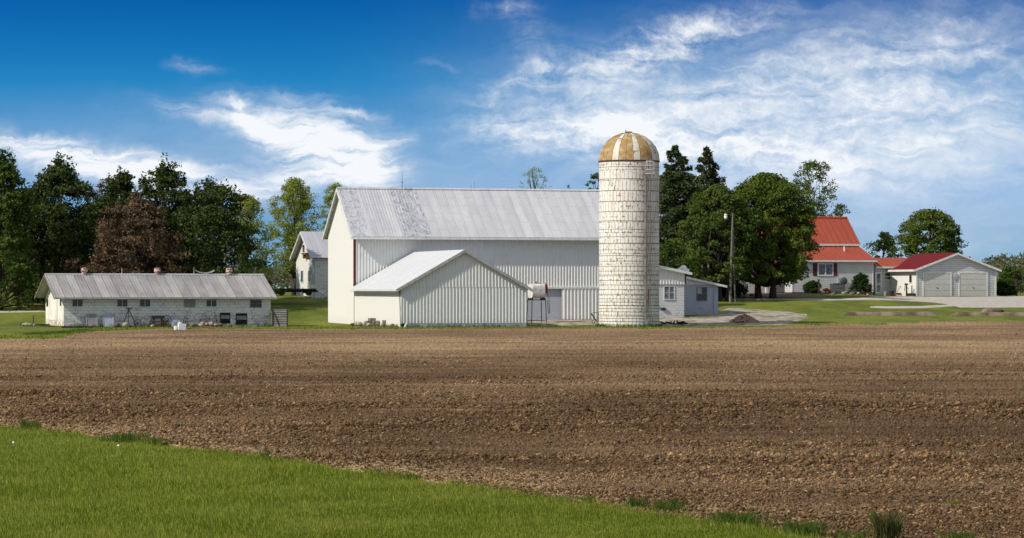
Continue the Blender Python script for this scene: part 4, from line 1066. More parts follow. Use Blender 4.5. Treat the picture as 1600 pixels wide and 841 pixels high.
fr = MB().box(-.04, -.002, d0-.08, d1+.08, z0-.08, z1+.08).build('side_window', white_trim, gar.root); MB().box(-.055, -.041, d0, d1, z0, z1).build('pane', glass, fr)

# ------------------------------------------------------------------ trees
def leaf_quads(C, size, g, elong=1.0, flat=0.0, outward=None):
    n = len(C); s = size*(.65+.7*g.random(n))
    N = g.normal(size=(n, 3)); N[:, 2] += flat
    if outward is not None: N += outward
    N /= np.linalg.norm(N, axis=1)[:, None]
    A = np.cross(N, g.normal(size=(n, 3))); A /= np.linalg.norm(A, axis=1)[:, None]; B = np.cross(N, A)
    A *= (s*elong)[:, None]; B *= (s/max(elong, 1))[:, None]*(.8 if elong <= 1 else 1)
    V = np.stack([C-A, C-B*.8+A*.1, C+A, C+B*.8+A*.1], 1)+g.normal(size=(n, 4, 3))*.08*s[:, None, None]
    return V.reshape(-1, 3)
def limb(mb, p, q, r0, r1, rnd, k=3):
    p, q = Vector(p), Vector(q); pts = [p.lerp(q, i/k) for i in range(k+1)]; L = (q-p).length
    for i in range(1, k): pts[i] += Vector([rnd.uniform(-1, 1)*L*.06 for _ in range(3)])+Vector((0, 0, -L*.05*math.sin(math.pi*i/k)))
    mb.path([tuple(a) for a in pts], [r0+(r1-r0)*i/k for i in range(k+1)], 6)

def broad_tree(name, label, px, Y, ytop, wpx, base_y=None, crown_lo=.2, m_=None, n=9000, clumps=120, shape='round', seed=1, ls=.17, cl=.16, trunk_r=.25, group=None, bark_=None, lean=0.0, trunks=1, flat=.4, cat='tree', squeeze=1.0, outer=.4, spiky=False):
    X = W(px, Y); z = tz(X, Y); H = ZP(ytop, Y)-z; Rr = wpx/F*Y/2
    t = thing(name, label, cat, (X, Y, z), 0, group); g = np.random.default_rng(seed); rnd = random.Random(seed)
    mb = MB(); base = crown_lo*H
    def prof(u):
        if shape == 'round': return np.sqrt(np.clip(1-(2*u-.9)**2/1.21, 0, 1))
        if shape == 'dome': return np.sqrt(np.clip(1-(u**2.4), 0, 1))*(.86+.14*np.clip(u*5, 0, 1))
        if shape == 'pyramid': return np.clip((1-u)**.75*(.35+.65*np.clip(u*4, 0, 1))*1.15, .05, 1)
        if shape == 'pine': return np.clip((1-u)**.5*(.75+.25*np.clip(u*5, 0, 1)), .04, 1)
        if shape == 'oval': return np.sqrt(np.clip(1-(2*u-1)**2, 0, 1))**.9*(1-.2*u)
        return 1+0*u
    k = clumps; u = g.random(k)**.85; a = g.random(k)*2*math.pi
    lob = 1+.20*np.sin(a*2+seed+u*5)+.14*np.sin(a*5+seed*2-u*9)
    rr = prof(u)*Rr*lob*np.sqrt(outer**2+(1-outer**2)*g.random(k))*.93
    C = np.stack([rr*np.cos(a), rr*np.sin(a)*squeeze, base+u*(H-base)*.965], -1)
    C[0] = (0, 0, H*.97)
    if spiky:
        sp_ = g.random(k) < .45; C[sp_, 0] *= 1.10; C[sp_, 1] *= 1.10; C[sp_, 2] += .35*np.clip(Rr, 1, 3)*g.random(sp_.sum())*.8
    # trunk and limbs
    for q in range(trunks):
        off = (0, 0) if trunks == 1 else ((q-(trunks-1)/2)*.9+rnd.uniform(-.2, .2), rnd.uniform(-.5, .5))
        top = Vector((lean*H+off[0]*.5, off[1], H*(.80 if shape != 'round' else .62)))
        pts = [Vector((off[0], off[1], -.3)), Vector((off[0]*1.1, off[1], base*.7)), Vector((off[0], off[1], base+.2*(H-base))), top]
        mb.path([tuple(p) for p in pts], [trunk_r*1.15, trunk_r*.85, trunk_r*.6, trunk_r*.12], 8)
    idx = np.argsort(g.random(k))[:max(14, k//4)]
    for i in idx:
        c = C[i]; z0 = max(base*.75, c[2]-.55*math.hypot(c[0], c[1])-.1*H)
        z0 = min(z0, H*.75); limb(mb, (0, 0, z0), c, trunk_r*.32*(1-z0/H)+.02, .015, rnd)
    mb.build('trunk', bark_ or bark, t, smooth=True)
    per = max(4, n//k); cr = cl*Rr*(.7+.7*g.random(k))
    d = g.normal(size=(k, per, 3)); d /= np.linalg.norm(d, axis=2)[..., None]; d *= (g.random((k, per, 1))**.45)
    d[..., 2] *= .62
    if spiky:
        tall = (g.random(k) < .5)[:, None]; d[..., 2] *= np.where(tall, 2.2, .6); d[..., 0] *= np.where(tall, .5, 1.15); d[..., 1] *= np.where(tall, .5, 1.15)
    P = C[:, None]+d*cr[:, None, None]*1.25
    out = (d*1.0).reshape(-1, 3); P = P.reshape(-1, 3)
    keep = P[:, 2] > base*.55
    V = leaf_quads(P[keep], ls, g, 1.0, flat, out[keep]*1.2)
    fast_mesh('crown', V, np.arange(len(V)).reshape(-1, 4), m_ or L_green, t)
    return t

def conifer(name, label, px, Y, ytop, wpx, m_=None, levels=22, per=7, seed=1, droop=.15, up=.0, low=.08, dens=60, ls=.15, pw=.9, group=None, top_sharp=1.0, lump=.25, trunk_r=.24):
    X = W(px, Y); z = tz(X, Y); H = ZP(ytop, Y)-z; Rr = wpx/F*Y/2
    t = thing(name, label, 'tree', (X, Y, z), 0, group); g = np.random.default_rng(seed); rnd = random.Random(seed)
    mb = MB().path([(0, 0, -.3), (0, 0, H*.5), (0, 0, H*.985)], [trunk_r, trunk_r*.6, .02], 8)
    Cs = []; Os = []
    for lv in range(levels):
        u0 = (lv+rnd.uniform(-.3, .3))/(levels-1)
        for b in range(per if u0 < .8 else 5):
            u = min(max(u0+rnd.uniform(-.5, .5)/levels, 0), .985); z0 = H*(low+(1-low)*u); ln = Rr*max(.05, (1-u)**pw)*(1.0 if u > .12 else .8+1.6*u)
            a = rnd.uniform(0, 6.283); L = ln*(1-lump+lump*2*rnd.random())
            dz_ = L*(up*(.3+u)-droop*(1-u)); tip = (math.cos(a)*L, math.sin(a)*L, min(z0+dz_, H))
            if b % 2 == 0: mb.tube((0, 0, z0-.1*L), tip, .02+.02*(1-u), .008, 4, cap=False)
            nn = max(12, int(dens*L/Rr*(1.0 if u < .8 else 1.5)))
            s = .2+.85*np.sqrt(g.random(nn)); side = (g.random(nn)-.5)*.95*L*(1.1-s*.7)
            vx = -math.sin(a); vy = math.cos(a)
            q = np.stack([tip[0]*s+vx*side, tip[1]*s+vy*side, z0+(tip[2]-z0)*s**1.3+(g.random(nn)-.5)*.55*(.4+L*.25)], -1)
            Cs.append(q); Os.append(np.tile([[math.cos(a)*.5, math.sin(a)*.5, .7]], (nn, 1)))
    nn = 40; Cs.append(np.stack([g.normal(size=nn)*.07, g.normal(size=nn)*.07, H*(.93+.075*g.random(nn))], -1)); Os.append(np.zeros((nn, 3)))
    mb.build('trunk', bark, t, smooth=True)
    P = np.concatenate(Cs); O = np.concatenate(Os)
    V = leaf_quads(P, ls, g, 1.55, .3, O)
    fast_mesh('crown', V, np.arange(len(V)).reshape(-1, 4), m_ or L_pine, t)
    return t

# --- windbreak behind the coop (left)
broad_tree('broadleaf_tree', 'full green tree cut off by the left edge of the photo', 0, 236, 244, 150, m_=L_green, crown_lo=.02, shape='pine', n=20000, clumps=330, seed=3, ls=.13, cl=.13, outer=.45, spiky=True)
broad_tree('pine_tree', 'dark pine with a pointed top behind the left end of the coop', 92, 243, 258, 190, m_=L_pine, crown_lo=.02, shape='pine', n=30000, clumps=330, seed=5, ls=.12, cl=.12, outer=.45, spiky=True)
broad_tree('broadleaf_tree', 'low dark tree filling the gap behind the left gable of the coop', 48, 248, 300, 150, m_=L_pine, crown_lo=.02, shape='oval', n=13000, clumps=160, seed=8, ls=.15)
broad_tree('broadleaf_tree', 'thin topped brown tree peeping over between the two dark pines', 158, 256, 284, 90, m_=L_brown, crown_lo=.1, shape='oval', n=3400, clumps=90, seed=11, ls=.10, cl=.14, outer=.4)
broad_tree('pine_tree', 'small dark pine with several tops left of the tallest pine behind the coop', 188, 251, 276, 165, m_=L_pine, crown_lo=.02, shape='pine', n=22000, clumps=230, seed=13, ls=.12, cl=.12, outer=.45, spiky=True)
broad_tree('pine_tree', 'tallest dark pine of the group behind the middle of the coop', 256, 250, 260, 170, m_=L_pine, crown_lo=.02, shape='pine', n=26000, clumps=280, seed=17, ls=.12, cl=.115, outer=.45, spiky=True)
broad_tree('russet_tree', 'rounded russet brown tree behind the middle of the coop', 212, 238, 320, 176, m_=L_brown, crown_lo=.03, shape='dome', n=22000, clumps=260, seed=26, ls=.12, cl=.14, outer=.35, spiky=True)
broad_tree('pine_tree', 'broad layered green pine behind the right half of the coop', 330, 240, 294, 178, m_=L_pine, crown_lo=.03, shape='dome', n=22000, clumps=260, seed=27, ls=.125, cl=.14, outer=.4, spiky=True)
broad_tree('broadleaf_tree', 'dark tree filling in low behind the second coop vent', 290, 254, 320, 170, m_=L_pine, crown_lo=.02, shape='oval', n=10000, clumps=120, seed=28, ls=.15)
broad_tree('young_tree', 'pale yellow green tree at the right edge of the dark pines', 386, 247, 304, 88, m_=L_light, crown_lo=.03, shape='oval', n=13000, clumps=190, seed=31, ls=.085, cl=.22, trunk_r=.14, outer=.25)
broad_tree('young_tree', 'tall pale green tree standing alone in the gap left of the small barn', 460, 262, 277, 88, m_=L_light, crown_lo=.20, shape='oval', n=21000, clumps=260, seed=37, ls=.08, cl=.18, trunk_r=.27, outer=.15)
broad_tree('young_tree', 'thin green tree showing between the small barn and the big barn', 524, 275, 285, 66, m_=L_light, crown_lo=.2, shape='oval', n=7000, clumps=110, seed=41, ls=.08, cl=.18, trunk_r=.15, outer=.2)
broad_tree('broadleaf_tree', 'dark low tree closing the gap between the pointed pine and the russet tree', 146, 250, 318, 150, m_=L_pine, crown_lo=.02, shape='oval', n=14000, clumps=170, seed=101, ls=.13)
broad_tree('broadleaf_tree', 'dark low tree behind the left gable peak of the coop', 88, 254, 330, 130, m_=L_pine, crown_lo=.02, shape='oval', n=11000, clumps=140, seed=103, ls=.13)
# --- over the barn roof
broad_tree('bare_topped_tree', 'sparse twiggy tree top above the middle right of the barn roof', 836, 300, 259, 76, m_=L_light, crown_lo=.5, shape='oval', n=2400, clumps=170, seed=43, ls=.055, cl=.10, trunk_r=.14, outer=.3)
broad_tree('broadleaf_tree', 'green tree top just above the barn roof against the silo', 932, 290, 268, 40, m_=L_green, crown_lo=.4, shape='oval', n=2200, clumps=60, seed=47, ls=.10, cl=.2)
broad_tree('broadleaf_tree', 'tiny tuft of tree top above the barn roof left of the silo', 888, 300, 286, 24, m_=L_green, crown_lo=.5, shape='oval', n=600, clumps=24, seed=48, ls=.08, cl=.25)
# --- right of the silo
conifer('spruce_tree', 'tall dark spruce directly right of the silo', 1056, 262, 228, 118, L_spruce, 46, 10, 53, .30, .1, .02, 175, .12, .60, lump=.35)
conifer('spruce_tree', 'tall dark spruce standing second to the right of the silo', 1104, 268, 230, 108, L_spruce, 46, 10, 57, .30, .05, .05, 145, .12, .68, lump=.4)
broad_tree('broadleaf_tree', 'low green tree at the foot of the spruces behind the white lean-to', 1050, 248, 375, 96, m_=L_green, crown_lo=.05, shape='oval', n=8000, clumps=120, seed=59, ls=.12)
broad_tree('maple_tree', 'lighter green left-hand maple behind the lamp pole', 1122, 257, 288, 128, m_=L_green, crown_lo=.17, shape='dome', n=26000, clumps=380, seed=61, ls=.115, cl=.11, trunk_r=.22, trunks=3, outer=.55)
broad_tree('maple_tree', 'big dense dark green dome shaped maple in front of the red roofed house', 1196, 262, 270, 168, m_=L_maple, crown_lo=.13, shape='dome', n=56000, clumps=640, seed=67, ls=.115, cl=.105, trunk_r=.34, trunks=2, outer=.6)
broad_tree('tall_tree', 'tall open crowned tree rising behind the red upper roof', 1272, 300, 250, 96, m_=L_green, crown_lo=.45, shape='oval', n=5000, clumps=110, seed=71, ls=.11, cl=.16, trunk_r=.18, outer=.3)
broad_tree('broadleaf_tree', 'small tree top peeping over the right end of the red ridge', 1312, 305, 318, 46, m_=L_green, crown_lo=.4, shape='oval', n=1700, clumps=50, seed=73, ls=.10, cl=.2)
broad_tree('broadleaf_tree', 'small loose tree above the breezeway roof', 1380, 305, 364, 60, m_=L_green, crown_lo=.2, shape='oval', n=4200, clumps=90, seed=75, ls=.11, cl=.2)
broad_tree('broadleaf_tree', 'round dark green tree behind the garage roof', 1454, 310, 327, 120, m_=L_maple, crown_lo=.05, shape='oval', n=22000, clumps=300, seed=79, ls=.125, cl=.13, trunk_r=.25, outer=.45)
broad_tree('bush', 'bright green bush at the right edge beyond the garage', 1580, 300, 418, 60, m_=L_green, crown_lo=.02, shape='oval', n=5000, clumps=80, seed=83, ls=.11, cl=.2, trunk_r=.06, cat='bush')
broad_tree('bush', 'dark low bush against the right corner of the garage', 1572, 287, 439, 42, m_=L_shrub, crown_lo=.02, shape='dome', n=4600, clumps=80, seed=85, ls=.08, cl=.22, trunk_r=.05, cat='bush')
broad_tree('bush', 'clipped dark cone shaped bush beside the short post at the house', 1270, 277, 439, 28, m_=L_shrub, crown_lo=.02, shape='dome', n=7000, clumps=140, seed=87, ls=.055, cl=.18, trunk_r=.05, cat='bush', outer=.6)
broad_tree('bush', 'round dark shrub in front of the house at its right corner', 1345, 278, 428, 35, m_=L_shrub, crown_lo=.0, shape='dome', n=6000, clumps=120, seed=89, ls=.07, cl=.2, trunk_r=.05, cat='bush', outer=.4)
broad_tree('bush', 'low red leaved shrub under the air conditioner', 1292, 279, 452, 17, m_=L_red, crown_lo=.02, shape='dome', n=900, clumps=30, seed=91, ls=.05, cl=.25, trunk_r=.03, cat='bush')
broad_tree('bush', 'low red leaved shrub at the foot of the round dark shrub', 1351, 276, 458, 18, m_=L_red, crown_lo=.02, shape='dome', n=800, clumps=26, seed=92, ls=.05, cl=.25, trunk_r=.03, cat='bush')
broad_tree('bush', 'low dark bush under the maple behind the lamp pole', 1152, 272, 447, 40, m_=L_shrub, crown_lo=.02, shape='dome', n=2200, clumps=50, seed=93, ls=.09, cl=.22, trunk_r=.05, cat='bush')

# distant woods along the skyline (one mass)
g = np.random.default_rng(5); N = 90000
Xw = g.uniform(-110, 110, N); Yw = g.uniform(400, 440, N); hmax = 1.7+2.0*fbm(Xw*.05, Xw*0, 3, 3)+.9*vn(Xw*.6, Xw*0, 4)
hmax = hmax+1.4*sm(Xw, 60, 72)+1.2*sm(-Xw, 20, 60)
U_ = g.random(N); Zw = terrain(Xw, Yw)+hmax*np.sqrt(U_)*(.75+.5*vn(Xw*.9, Yw*.3, 6))
V = leaf_quads(np.stack([Xw, Yw, Zw], -1), .22, g, 1.0, .3, np.tile([[0, -.6, .5]], (N, 1)))
L_wood = leaf('woodland', (.06, .075, .035), (.12, .13, .06), (.15, .12, .08), .2)
tag(fast_mesh('distant_woods', V, np.arange(len(V)).reshape(-1, 4), L_wood), 'distant strip of hazy brown green woods on the skyline', 'woods', kind='stuff')

# ------------------------------------------------------------------ things in the yard
def at(px, py, dz=0.0):
    """ground point seen at that photo pixel"""
    Y = ground_Y(px, py) if py < 508 else CH*F/(py-HY); X = W(px, Y); return X, Y, tz(X, Y)+dz

# fuel tank on its stand
X, Y = W(838.5, 215.5), 215.5; z = tz(X, Y); tk = thing('fuel_tank', 'white fuel tank on a black iron stand in front of the blue block wall', 'fuel tank', (X, Y, z), R(22))
t0 = ZP(466, Y)-z; t1 = ZP(443.5, Y)-z; rr = (t1-t0)/2; zc = (t0+t1)/2; hl_ = .58
pr = [(0, -hl_-.02), (rr*.9, -hl_), (rr, -hl_+.05), (rr, hl_-.05), (rr*.9, hl_), (0, hl_+.02)]
cs = [(rr*.92*math.copysign(abs(math.cos(q))**.55, math.cos(q)), zc+rr*math.copysign(abs(math.sin(q))**.55, math.sin(q))) for q in [2*math.pi*(i+.5)/24 for i in range(24)]]
MB().prismx(cs, -hl_+.06, hl_-.08).build('tank', tank_w, tk)
st = MB()
for a in (-.5, .5): st.box(a-.04, a+.04, -.42, .42, t0-.10, t0+.02)
for b in (-.40, .40): st.box(-.62, .62, b-.03, b+.03, t0-.16, t0-.10)
st.build('cradle', black_iron, tk)
for a in (-.55, .55):
    for b in (-.42, .42): MB().tube((a, b, t0-.1), (a*1.12, b*1.2, 0), .032, n=6).build('leg', black_iron, tk)
m = MB()
for b in (-.5, .5): m.tube((-.62, b, .22), (.62, b, .22), .02, n=5)
for a in (-.6, .6): m.tube((a, -.5, .22), (a, .5, .22), .02, n=5)
m.build('brace', black_iron, tk)
MB().box(.66, .86, -.14, .10, zc-.2, zc+.50).tube((.76, 0, zc+.5), (.76, 0, zc+.62), .05).tube((-.05, 0, t1-.02), (-.05, 0, t1+.18), .05).tube((.0, 0, t1), (.35, 0, t1+.02), .035).build('pump', red_paint, tk)
m = MB(); pts = [(.78, -.2, zc-.2), (.9, -.22, zc-.5), (.98, -.22, 1.0), (.95, -.2, .7), (.88, -.2, .9), (.80, -.2, t0-.2)]; m.path(pts, [.022]*6, 6); m.build('hose', black_iron, tk)

# hand cart frame left of the silo
x, y, z = at(928, 506.5); hc = thing('hand_cart', 'small rusty wheeled frame leaning beside the foot of the silo', 'hand cart', (x, y, z+.05), R(10))
MB().tube((-.18, 0, .75), (.25, 0, .12), .025).tube((-.18, .3, .75), (.25, .3, .12), .025).tube((-.1, 0, .8), (.42, 0, .8), .02).tube((.3, 0, .12), (.36, 0, .8), .022).tube((-.18, 0, .75), (-.18, .3, .75), .02).build('frame', rust, hc)
for a in (-.05, .33): MB().ring((a, -.03, .1), .10, .02, (0, 1, 0), 14).build('wheel', black_iron, hc)

# utility pole with yard light
X, Y, z = at(1143, 473); pl = thing('utility_pole', 'weathered wooden yard pole with a white lamp in front of the maple', 'lamp pole', (X, Y, z))
H = ZP(333, Y)-z; MB().path([(-.12, 0, -.2), (-.02, 0, H*.5), (.12, 0, H)], [.12, .10, .075], 10).build('pole', pole_wood, pl)
MB().path([(.42, .8, -.1), (.20, .3, H*.45), (.16, .05, H*.82)], [.07, .06, .05], 8).build('pole_brace', pole_wood, pl)
m = MB().path([(.10, -.05, H-.30), (-.2, -.05, H-.16), (-.46, -.05, H-.14)], [.025]*3, 6).tube((.1, 0, H), (.1, 0, H+.12), .02); m.build('lamp_arm', black_iron, pl)
h_ = MB().lathe([(0, 0.08), (.12, .06), (.16, -.08), (.13, -.12)], (-.52, -.05, H-.14), 14).build('lamp_head', white_trim, pl)
MB().lathe([(.12, -.10), (.16, -.22), (.12, -.38), (0, -.44)], (-.52, -.05, H-.14), 14).build('lamp_globe', plastic_w, pl, smooth=True)
MB().box(-.28, -.12, -.16, -.02, 1.15, 1.45).build('meter_box', black_iron, pl)

# rubble heap
x, y, z = at(1164, 508.5); m = MB(); rnd = random.Random(3)
for i in range(430):
    a = rnd.uniform(0, 6.28); q = rnd.random()**.6; xx = math.cos(a)*q*1.12; yy = math.sin(a)*q*.9; zz_ = (1-q)**.8*.62*rnd.uniform(.75, 1.05)
    m.obox((xx, yy, zz_+.03), (.15*rnd.uniform(.5, 1.3), .09, .06), (rnd.uniform(-1, 1), rnd.uniform(-1, 1), rnd.uniform(0, 3)), .012)
brickm = simple('broken_brick', (.42, .19, .14), (.34, .24, .19), 2.2, .9)
o = m.build('brick_rubble', brickm); o.location = (x, y+.6, z); tag(o, 'heap of broken red bricks on the gravel right of the silo', 'rubble', kind='stuff')

# bare banks on the right lawn
def bank(px0, px1, py, h, label, dd=1.4, mound=None):
    n = 40; P = np.linspace(px0, px1, n); rows = []
    Y0 = np.array([ground_Y(p, py) for p in P])
    for k_, (dyy, hz) in enumerate(((0, -.05), (.05, h), (dd*.5, h*1.02), (dd, h*.9), (dd+1.6, -.03))):
        YY = Y0+dyy; XX = W(1, 1)*0+(P-800)/F*YY
        fade = np.clip(np.minimum(P-P[0], P[-1]-P)/10, 0, 1)
        zz2 = terrain(XX, YY)+(hz+.10*(fbm(P*.09, P*0+k_, 5)-.5))*fade-.03
        rows.append(np.stack([XX, YY, zz2], -1))
    G = np.stack(rows); o = fast_mesh('earth_bank', G.reshape(-1, 3), grid_faces(len(rows), n), earth_m)
    return tag(o, label, 'earth bank')
bank(1314, 1466, 493.2, .30, 'long low bank of bare earth in the right lawn below the driveway loop')
bank(1484, 1720, 493.8, .30, 'low bank of bare earth running out of the right edge of the photo')
x, y, z = at(1550, 488.5); o = MB().rock((0, 0, 0), 1.0, (1.05, .7, .30), 5).build('earth_mound', earth_m, smooth=True); o.location = (x, y, z+.05); tag(o, 'small rounded mound of earth on the right lawn', 'earth mound')

# white can and bucket at the field edge
x, y, z = at(283.5, 517.5); b1 = MB().box(-.24, .24, -.18, .18, 0, .42).box(-.20, -.05, -.1, .1, .42, .50).build('plastic_jug', plastic_w); b1.location = (x, y, z+.08); b1.rotation_euler = (0, R(6), R(20)); tag(b1, 'large square white container lying at the edge of the field before the coop', 'container')
b2 = MB().lathe([(0, 0), (.12, 0), (.14, .26), (.0, .27)], n=12).build('plastic_jug', plastic_w); b2.location = (x-.36, y-.05, z+.08); tag(b2, 'small white bucket touching the left side of the square white container', 'bucket')

# objects along the coop front (placed in the coop's own frame)
def cp(px, d): 
    s_ = coop.S(px, -d); w_ = coop.world(s_, -d); return w_[0], w_[1], tz(w_[0], w_[1])+.02
def lean_panel(name, px0, px1, py0, py1, m_, label, cat='panel', d=.35):
    a, b_ = coop.S(px0, -d), coop.S(px1, -d); x, y, z = cp((px0+px1)/2, d); h = (py1-py0)*y/F
    o = thing(name, label, cat, (x, y, z), coop.th); w_ = abs(b_-a)/2
    q = MB().obox((0, .12, h/2), (2*w_, .03, h), (R(-14), 0, 0)).build('sheet', m_, o)
    e_ = MB()
    for s_ in (-1, 1): e_.obox((s_*w_, .10, h/2), (.04, .05, h), (R(-14), 0, 0))
    e_.build('edge_batten', grey_trim, o); return o
lean_panel('mesh_panel', 135.5, 152, 488, 508, grey_panel, 'dark grey sheet leaning on the coop wall below its first window', d=.3)
lean_panel('metal_panel', 161.5, 178, 488, 507.5, blue_panel, 'pale blue sheet leaning on the coop wall, right of the dark grey sheet', d=.3)
lean_panel('metal_panel', 266, 281, 491, 507, blue_panel, 'light sheet leaning on the coop wall behind the old implement', d=.25)
def rock_thing(px, d, r, label, group, m_, sq=(1.2, .8, .75), seed=0, xyz=None):
    o = MB().rock((0, 0, 0), r, sq, seed).build('rock', m_, smooth=True); x, y, z = xyz or cp(px, d); o.location = (x, y, z+r*.45); o.rotation_euler = (0, 0, seed)
    return tag(o, label, 'rock', group)
rock_thing(182, .8, .30, 'dark brown boulder right of the pale blue sheet by the coop', None, stone_dk, seed=2)
rock_thing(197, .9, .32, 'pale tan boulder under the tripod stand by the coop', None, stone_m, seed=4)
rock_thing(206, .8, .18, 'small pale stone at the right foot of the tripod stand', None, stone_m, seed=5)
rock_thing(239, .9, .16, 'pale stone in front of the old implement by the coop', None, stone_m, seed=7)
rnd = random.Random(12)
for i in range(26):
    px = rnd.uniform(300, 364); r = rnd.uniform(.10, .23)
    lift = max(0, .22*(1-abs(px-330)/34))*rnd.random()
    x, y, z = cp(px, rnd.uniform(.6, 1.4)); rock_thing(0, 0, r, 'fieldstone in the loose heap of stones below the coop hatches', 'stones heaped in front of the coop', stone_m if rnd.random() < .55 else stone_dk, seed=20+i, xyz=(x, y, z+lift))
# tripod
x, y, z = cp(200, .8); tp = thing('tripod_stand', 'black three legged iron stand in front of the coop', 'stand', (x, y, z), 0)
for q in ((-.42, .1), (.05, -.3), (.62, -.1)): MB().tube((.05, 0, 1.30), (q[0], q[1], 0), .035, .03, 6).build('leg', black_iron, tp)
MB().box(-.12, .28, -.1, .1, 1.27, 1.38).build('head', black_iron, tp); MB().tube((-.2, .05, .75), (.35, -.05, .75), .018).build('brace', black_iron, tp)
# spoked wheels and old machinery
def wheel(px, d, Rw, label, m_=rust, spokes=8, tilt=0, th=.022):
    x, y, z = cp(px, d); o = thing('iron_wheel', label, 'wheel', (x, y, z+Rw), coop.th+R(tilt), 'old iron wheels by the coop')
    MB().ring((0, 0, 0), Rw, th, (0, 1, 0), 26, 5).build('rim', m_, o)
    m = MB().tube((0, -.05, 0), (0, .05, 0), .05, n=8)
    for i in range(spokes): a = 2*math.pi*i/spokes; m.tube((0, 0, 0), (Rw*math.cos(a), 0, Rw*math.sin(a)), .010, n=4)
    m.build('spokes', m_, o); return o
wheel(215, .5, .28, 'thin iron wheel just right of the tripod stand', tilt=20)
wheel(224, .4, .40, 'taller thin iron wheel right of the tripod stand, beside the old implement', grey_trim, tilt=-10, th=.016)
wheel(261, .5, .42, 'iron wheel at the right side of the old implement', tilt=30)
wheel(290, .5, .36, 'small iron wheel right of the pale leaning sheet', tilt=50)
wheel(313, .35, .50, 'large thin hoop wheel behind the left of the stone heap', rust, 6, 15, .014)
wheel(327, .35, .56, 'largest thin hoop wheel behind the middle of the stone heap', rust, 6, -8, .014)
wheel(339, .4, .42, 'thin hoop wheel behind the stone heap nearest the hatches', rust, 6, 25, .014)
x, y, z = cp(247, .7); im = thing('farm_implement', 'old dark farm implement with box and wheels in front of the coop', 'implement', (x, y, z), coop.th)
MB().box(-.45, .45, -.1, .25, .62, .82).build('seed_box', black_iron, im); MB().box(-.5, .5, -.05, .0, .35, .40).box(-.5, .5, .2, .25, .35, .40).box(-.3, -.25, -.1, .25, .1, .62).box(.25, .3, -.1, .25, .1, .62).build('frame', rust, im)
for a in (-.48, .48): MB().ring((a, .05, .26), .26, .03, (1, .15, 0), 18).tube((a-.04, .05, .26), (a+.04, .05, .26), .06).build('wheel', black_iron, im)
for a in (-.2, 0, .2): MB().path([(a, 0, .36), (a, -.18, .2), (a-.02, -.12, .02)], [.02]*3, 5).build('tine', rust, im)
x, y, z = cp(274, .6); o = MB().path([(-.35, 0, .55), (.1, .1, .2), (.3, 0, 0)], [.018]*3, 5).path([(-.2, 0, .0), (.05, 0, .3), (.3, .1, .62)], [.018]*3, 5).build('bent_rake', rust); o.location = (x, y, z); tag(o, 'crossed rusty rods of an old rake before the pale leaning sheet', 'rake')
# slatted crate at the right end of the coop
X, Y = W(437.5, 207.2), 207.2; z = tz(X, Y); cr_ = thing('slatted_crate', 'grey slatted gate crate with a diagonal brace at the right end of the coop', 'crate', (X, Y, z), R(4))
hw = .52; hh = ZP(483.5, Y)-z
m = MB()
for i in range(7): zz_ = .06+i*(hh-.1)/7; m.box(-hw, hw, -.02, .0, zz_, zz_+(hh-.1)/7-.035)
m.build('slats', wood_grey, cr_)
MB().box(-hw-.05, -hw+.03, -.06, .7, 0, hh).box(hw-.03, hw+.05, -.06, .7, 0, hh).build('corner_posts', black_iron, cr_)
MB().box(-hw, hw, -.05, .7, -.02, .05).box(-hw, hw, -.03, .7, hh-.03, hh+.02).build('frame_rails', wood_grey, cr_)
MB().tube((-hw+.1, -.05, hh-.25), (-.05, -.05, .04), .035, n=4).build('brace', black_iron, cr_)
MB().box(-hw, hw, .62, .66, .05, hh-.05).build('back_board', wood_dark, cr_)

# stones and stacked blocks against the barn wall
def yard(px, py): return at(px, py)
rnd = random.Random(5)
for i, (px, py, r) in enumerate(((551, 508, .16), (557, 508.5, .2), (562, 508, .22), (566, 506, .18), (571, 508, .24), (576, 508.5, .2), (614, 508, .2), (620, 508.5, .22), (609, 508.5, .15))):
    Y = 212.0-(px-550)*.11; X = W(px, Y); rock_thing(0, 0, r, 'rough stone lying along the foot of the cream barn wall', 'stones along the barn wall', stone_m if i % 3 else stone_dk, seed=60+i, xyz=(X, Y, tz(X, Y)))
def blockt(px, Y, dz, size, rz, label, group, m_):
    X = W(px, Y); o = MB().obox((0, 0, size[2]/2), size, (0, 0, 0), .012).build('stone_block', m_); o.location = (X, Y, tz(X, Y)+dz); o.rotation_euler = (0, 0, rz); return tag(o, label, 'block', group)
k_ = 0
for row, (n_, x0_) in enumerate(((5, 572), (4, 573), (2, 578))):
    for i in range(n_):
        blockt(x0_+i*5.6+rnd.uniform(-.5, .5), 209.4, row*.20, (.26, .34, .19), rnd.uniform(-.25, .25), 'grey brown block in the stepped stack against the cream barn wall', 'stacked blocks by the barn', block_m if rnd.random() < .7 else wood_old)
for i in range(3): blockt(600+i*6.2, 207.6, 0, (.24, .3, .34), rnd.uniform(-.1, .1), 'upright brown block in the short row left of the shed corner', 'upright blocks by the shed', wood_old)
o = MB().box(-.42, .42, -.16, .16, 0, .12).build('timber_slab', wood_old); X, Y = W(606.5, 207.6), 207.6; o.location = (X, Y, tz(X, Y)+.345); tag(o, 'flat brown slab lying on the row of upright blocks by the shed corner', 'slab')
o = MB().obox((0, 0, .2), (.12, .1, .5), (0, .45, 0)).build('white_board', white_trim); X, Y = W(633.5, 202.6), 202.6; o.location = (X, Y, tz(X, Y)-.02); tag(o, 'short white board propped at the corner of the gabled shed foundation', 'board')

